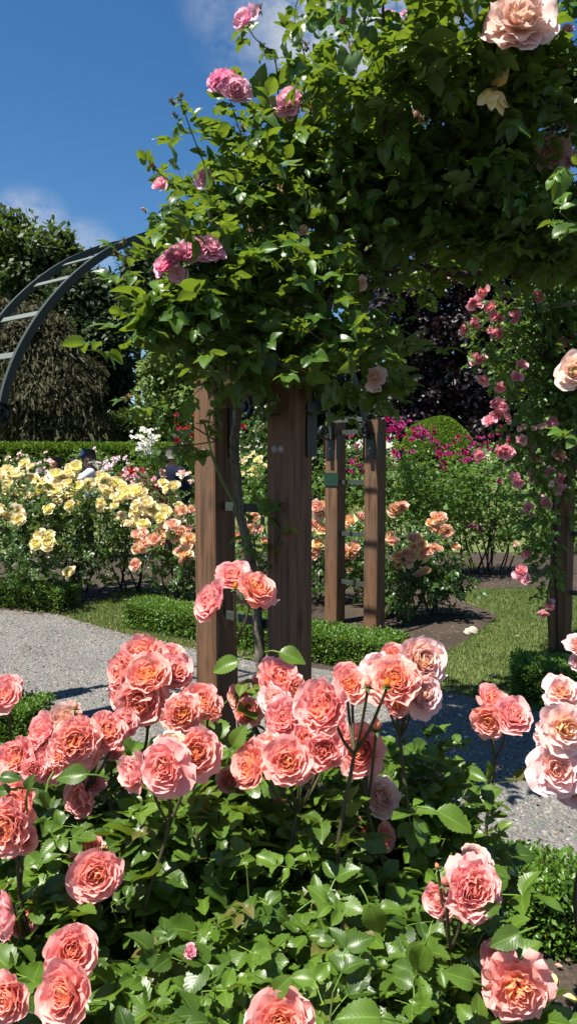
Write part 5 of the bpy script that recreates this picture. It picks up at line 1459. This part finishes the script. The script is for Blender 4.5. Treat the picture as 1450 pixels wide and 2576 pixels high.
def person(loc, rz, label, H=1.72, arms='down', top=None, hat=False, hair=None, long_hair=False, pack=False, hold=False):
    root = thing('person', (*loc, 0), label, 'person', 'visitors among the roses')
    s = H / 1.72
    J = {'pelvis': (0, 0, .95), 'waist': (0, .01, 1.10), 'chest': (0, .02, 1.30), 'shoulders': (0, .03, 1.43), 'neck': (0, .02, 1.50), 'jaw': (0, -.015, 1.56), 'head': (0, 0, 1.63), 'crown': (0, .012, 1.69), 'nose': (0, -.105, 1.605)}
    Rd = {'pelvis': (.15, .11), 'waist': (.13, .10), 'chest': (.16, .11), 'shoulders': (.12, .085), 'neck': .055, 'jaw': (.06, .07), 'head': (.076, .092), 'crown': (.055, .07), 'nose': .012}
    Bn = [('pelvis', 'waist'), ('waist', 'chest'), ('chest', 'shoulders'), ('shoulders', 'neck'), ('neck', 'jaw'), ('jaw', 'head'), ('head', 'crown'), ('jaw', 'nose')]
    SJ, SR, SB = {k: J[k] for k in ('pelvis', 'waist', 'chest', 'shoulders')}, {'pelvis': (.165, .125), 'waist': (.15, .115), 'chest': (.175, .125), 'shoulders': (.135, .095)}, Bn[:3]
    for sd, n in ((-1, 'r'), (1, 'l')):
        if arms == 'down':
            el, wr = (sd * .25, .04, 1.15), (sd * .24, -.06, .92)
            hd = (sd * .235, -.09, .85)
        else:
            el, wr = (sd * .24, -.17, 1.28), (sd * .09, -.22, 1.52); hd = (sd * .06, -.20, 1.58)
        J.update({'sh' + n: (sd * .18, .03, 1.42), 'el' + n: el, 'wr' + n: wr, 'hd' + n: hd, 'ear' + n: (sd * .082, .005, 1.61)})
        Rd.update({'sh' + n: .062, 'el' + n: .042, 'wr' + n: .029, 'hd' + n: (.036, .022), 'ear' + n: (.012, .02)})
        Bn += [('shoulders', 'sh' + n), ('sh' + n, 'el' + n), ('el' + n, 'wr' + n), ('wr' + n, 'hd' + n), ('head', 'ear' + n)]
        dv = nrm(np.array(hd) - np.array(wr))
        for i in range(5):
            off = np.array([sd * (.022 - .011 * i) if arms != 'down' else .0, (.022 - .011 * i) if arms == 'down' else 0, 0])
            a = np.array(hd) + off * .9 + dv * .02
            ln = (.052, .068, .072, .066, .050)[i] if i else .045
            b = a + dv * ln * .55 + np.array([-sd * .012, -.008, 0]); c = b + dv * ln * .4 + np.array([-sd * .020, -.006, 0])
            J.update({f'f{n}{i}a': tuple(a), f'f{n}{i}b': tuple(b), f'f{n}{i}c': tuple(c)}); Rd.update({f'f{n}{i}a': .010, f'f{n}{i}b': .009, f'f{n}{i}c': .007})
            Bn += [('hd' + n, f'f{n}{i}a'), (f'f{n}{i}a', f'f{n}{i}b'), (f'f{n}{i}b', f'f{n}{i}c')]
        J.update({'hip' + n: (sd * .10, 0, .88), 'kn' + n: (sd * .11, -.01, .48), 'an' + n: (sd * .11, .02, .09), 'toe' + n: (sd * .13, -.14, .03)})
        Rd.update({'hip' + n: .095, 'kn' + n: .058, 'an' + n: .04, 'toe' + n: .035})
        Bn += [('pelvis', 'hip' + n), ('hip' + n, 'kn' + n), ('kn' + n, 'an' + n), ('an' + n, 'toe' + n)]
        SJ.update({'sh' + n: J['sh' + n], 'el' + n: el}); SR.update({'sh' + n: .078, 'el' + n: .062}); SB += [('shoulders', 'sh' + n), ('sh' + n, 'el' + n)]
        if top is M_navy:
            SJ['wr' + n] = tuple(np.array(wr) * .85 + np.array(el) * .15); SR['wr' + n] = .045; SB.append(('el' + n, 'wr' + n))
    if top is M_navy:
        SJ['collar'] = (0, .025, 1.485); SR['collar'] = (.078, .075); SB.append(('shoulders', 'collar')); SR['shoulders'] = (.16, .115); SR['shr'] = SR['shl'] = .088
    parts = [skin_body(J, Bn, Rd, 'body', M_skin, root), skin_body(SJ, SB, SR, 'shirt', top or M_whitec, root)]
    TJ = {'pelvis': (0, 0, .98)}; TR = {'pelvis': (.17, .13)}; TB = []
    for n in 'rl':
        TJ.update({'hip' + n: J['hip' + n], 'kn' + n: J['kn' + n], 'an' + n: (J['an' + n][0], J['an' + n][1], .12)}); TR.update({'hip' + n: .108, 'kn' + n: .074, 'an' + n: .062}); TB += [('pelvis', 'hip' + n), ('hip' + n, 'kn' + n), ('kn' + n, 'an' + n)]
    parts.append(skin_body(TJ, TB, TR, 'trousers', M_trous, root))
    hj = {'a': (0, .035, 1.66), 'b': (0, .03, 1.72)}; hr = {'a': (.090, .088), 'b': (.062, .065)}; hb = [('a', 'b')]
    if long_hair:
        hj.update({'c': (0, .07, 1.55), 'd': (0, .09, 1.40), 'e': (0, .09, 1.30)}); hr.update({'c': (.095, .06), 'd': (.09, .05), 'e': (.06, .03)}); hb += [('a', 'c'), ('c', 'd'), ('d', 'e')]
    else:
        hj.update({'c': (0, .06, 1.58)}); hr.update({'c': (.08, .045)}); hb += [('a', 'c')]
    parts.append(skin_body(hj, hb, hr, 'hair', hair or M_hair, root))
    if hat:
        cj = {'a': (0, .005, 1.685), 'b': (0, .01, 1.745), 'v': (0, -.16, 1.672)}; parts.append(skin_body(cj, [('a', 'b'), ('a', 'v')], {'a': (.098, .105), 'b': (.07, .075), 'v': (.07, .012)}, 'cap', M_navy2, root))
    if pack:
        bj = {'a': (0, .17, 1.05), 'b': (0, .19, 1.22), 'c': (0, .16, 1.38)}; parts.append(skin_body(bj, [('a', 'b'), ('b', 'c')], {'a': (.13, .07), 'b': (.15, .09), 'c': (.12, .06)}, 'backpack', M_navy, root))
        for sd in (-1, 1):
            mm = MB(); mm.tube(smooth_curve([(sd * .11, .16, 1.40), (sd * .12, .04, 1.50), (sd * .12, -.10, 1.38), (sd * .13, -.10, 1.20), (sd * .14, .10, 1.05)], 5), .022, 6)
            o = link('strap', mm.mesh('strap'), M_navy, root, root.location); parts.append(o)
    for o in parts: o.scale = (s, s, s)
    root.rotation_euler = (0, 0, rz)
    if hold:
        mm = MB(); c = np.array([0, -.20, 1.60]) * s
        mm.box(c, np.eye(3), (.065, .022, .042)); mm.box(c + [0, 0, .048], np.eye(3), (.022, .02, .010))
        y = np.linspace(0, .07, 4); a = np.linspace(0, 2 * math.pi, 14, endpoint=False)
        mm.tube(np.array([c + [0, -.02, 0], c + [0, -.05, 0], c + [0, -.10, 0]]), [.03, .034, .033], 14)
        me = mm.mesh('camera', False)
        R_ = Matrix.Rotation(rz, 4, 'Z'); me.transform(Matrix.Translation(root.location) @ R_)
        tag(link('camera', me, M_cam), 'small black camera held up to the face by the visitor in a blue cap', 'camera')
    return root


p = P(222, 1160, 11.6); person(p[:2], -1.25, 'visitor in a blue cap and white shirt with a navy backpack, taking a photograph', 1.73, 'up', M_whitec, True, M_hair, pack=True, hold=True)
p = P(437, 1160, 10.9); person(p[:2], 2.7, 'grey haired visitor in a navy jacket, seen from behind among the roses', 1.76, 'down', M_navy, False, M_grey)
p = P(138, 1160, 13.0); person(p[:2], -.9, 'long dark haired visitor in a white top behind the yellow roses', 1.66, 'down', M_whitec, False, M_hair, True)

# ==================================================================== small things
def petal_thing(p, size, mat, label, group=None, rot=None):
    V, F, LC = leaflet(5, 4, 0, width=.40, fold=.25, droop=-.35, wave=.05, seed=int(rng.integers(0, 9999)))
    L = np.stack([V[:, 1] ** 2, np.full(len(V), .8), np.full(len(V), rng.uniform(0, 1))], -1)
    V = V * [1, 1, 1]; V[:, 1] -= .5; V[:, 2] -= V[:, 2].min()
    o = link('petal', quad_mesh('petal', V, F, L), mat, None, Vector([float(c) for c in p]))
    o.scale = (size,) * 3; o.rotation_euler = (rng.normal(0, .15), rng.normal(0, .15), rng.uniform(0, 6.28) if rot is None else rot)
    return tag(o, label, 'petal', group)


petal_thing(G(1385, 2467, .006), .045, M_cream, 'broad cream petal lying on the soil close under the near box hedge', rot=.5)
petal_thing(G(1434, 2516, .006), .045, M_cream, 'yellow and pink petal standing in the soil, farther from the near box hedge', rot=1.5)
for px, py in [(210, 1806), (300, 1742), (270, 1735), (1170, 1855), (1155, 1800), (1120, 1790), (1215, 1770), (1190, 1815), (1095, 1850), (430, 1690), (150, 1600), (60, 1580), (1250, 1930), (1140, 1890), (380, 1640), (220, 1570)]:
    petal_thing(G(px, py, .012), rng.uniform(.022, .034), M_lilac if rng.uniform() < .4 else M_rambler, 'pale pink petal fallen on the grey gravel path', 'petals fallen on the gravel')
for px, py in [(445, 1575), (470, 1580), (410, 1565), (360, 1600), (1150, 1722), (1190, 1725), (1242, 1700), (1240, 1728), (1300, 1600), (1340, 1570), (1180, 1590), (1120, 1700)]:
    petal_thing(G(px, py, .02), rng.uniform(.022, .034), M_lilac, 'pale petal fallen on the mown grass', 'petals fallen on the grass')
for i in range(26):
    q = G(rng.uniform(170, 480), rng.uniform(1462, 1520), .012)
    petal_thing(q, rng.uniform(.03, .05), M_yellow if i % 2 else M_pale, 'pale yellow petal fallen on the dark soil under the yellow roses', 'petals fallen under the yellow roses')
for i in range(14):
    uu, vv = rng.uniform(0, 1, 2)
    e = nrm(h1b - h1a); w = np.array([-e[1], e[0]]); w = w if w[1] > 0 else -w
    q = h1a + e * uu * .62 + w * vv * .22
    petal_thing((q[0], q[1], .236), rng.uniform(.022, .034), M_apricot if rng.uniform() < .5 else M_pale, 'withered petal caught on top of the near box hedge', 'petals on the near hedge')
for i in range(9):
    uu, vv = rng.uniform(0, 1, 2)
    a_, b_ = G(1282, 1766)[:2], G(1620, 1806)[:2]; e = nrm(b_ - a_); w = np.array([-e[1], e[0]]); w = w if w[1] > 0 else -w
    q = a_ + e * uu * .5 + w * vv * .38
    petal_thing((q[0], q[1], .252), rng.uniform(.02, .03), M_pale, 'pale petal caught on the box hedge below the rambler post', 'petals on the rambler hedge')
# dry leaf and petal litter along the edges of the path and the lawn
edge = np.array([G(*p_)[:2] for p_ in far_edge[2:14]]); seg = rng.integers(0, len(edge) - 1, 900); tt_ = rng.uniform(0, 1, (900, 1))
lp_ = edge[seg] * (1 - tt_) + edge[seg + 1] * tt_ + np.abs(rng.normal(0, .13, (900, 1))) * np.array([-.5, -.8]) * np.sign(rng.uniform(-.35, 1, (900, 1)))
lp_ = np.concatenate([lp_, poly_points([G(*p_) for p_ in [(-100, 1545), (490, 1650), (1110, 1760), (1450, 1830), (1450, 2150), (600, 1900), (0, 1790)]], 260), poly_points([(-.2, 1.4), (1.5, 1.4), (1.5, 2.25), (-.2, 2.4)], 300)])
m = MB(); k_ = len(lp_)
R = frames(np.concatenate([rng.normal(0, 1, (k_, 2)), rng.normal(0, .15, (k_, 1))], 1), nrm(rng.normal(0, .25, (k_, 3)) + UPV), rng.uniform(.010, .030, k_))
scatter(m, BOX[1], R, np.hstack([lp_, np.full((k_, 1), .017)]), rng.uniform(0, 1, k_))
tag(link('leaf_litter', m.mesh('leaf_litter', False), tint_mat('dry_litter', (.09, .055, .03), (.42, .27, .17))), 'dry leaves and crumbs of petal littering the path and bed edges', 'leaf litter', kind='stuff')
# pale stone at the corner of the bed
me = bpy.data.meshes.new('stone'); bm = bmesh.new(); bmesh.ops.create_icosphere(bm, subdivisions=3, radius=1)
for v in bm.verts:
    c = v.co.copy(); f = 1 + .22 * math.sin(c.x * 3.1 + 1) * math.cos(c.y * 2.7) + .10 * math.sin(c.z * 7 + c.x * 5)
    v.co = Vector((c.x * .075 * f, c.y * .05 * f, max(-.02, c.z * .045 * f)))
bm.to_mesh(me); bm.free()
for p_ in me.polygons: p_.use_smooth = True
o = link('stone', me, plain_mat('pale_stone', (.50, .43, .32), .85, .2, .5, 25, .4), None, Vector(G(1183, 1590, .02)))
tag(o, 'pale stone at the corner of the soil bed by the grass path', 'stone')
# bee on a bloom
bp = P(262, 2132, 1.16)
root = thing('bee', bp, 'small striped bee on the coral bloom pair lower left', 'bee')
mb2 = bpy.data.materials.new('bee_stripes'); t = NT(mb2); tc = t.n('ShaderNodeTexCoord'); sp = t.n('ShaderNodeSeparateXYZ'); t.l(tc.outputs['Object'], sp.inputs[0])
st = t.math('GREATER_THAN', t.math('SINE', t.math('MULTIPLY', sp.outputs[0], 1500.0)), 0.0)
t.out(t.bsdf(t.mix(st, (.02, .014, .006), (.40, .22, .04)), .7, .3).outputs[0])
m = MB(); x = np.linspace(-.008, .008, 13); rr = .0005 + .0032 * np.sqrt(np.clip(np.sin(np.linspace(0, math.pi, 13)), 0, 1)) * (1 - .45 * np.exp(-((x - .002) / .0012) ** 2))
m.tube(np.stack([x, x * 0, x * 0], -1), rr, 10)
link('body', m.mesh('body'), mb2, root, bp)
for sd in (-1, 1):
    V, F, LC = leaflet(4, 2, 0, width=.3, fold=.05, droop=.05, wave=0)
    R = frames(np.array([[-.5, .75 * sd, .35]]), np.array([[0., 0, 1]]), [.010])
    m = MB(); m.add(V @ R[0].T + [.002, .002 * sd, .003], F); link('wing', m.mesh('wing'), plain_mat('wing', (.35, .30, .22), .3, .6), root, bp)
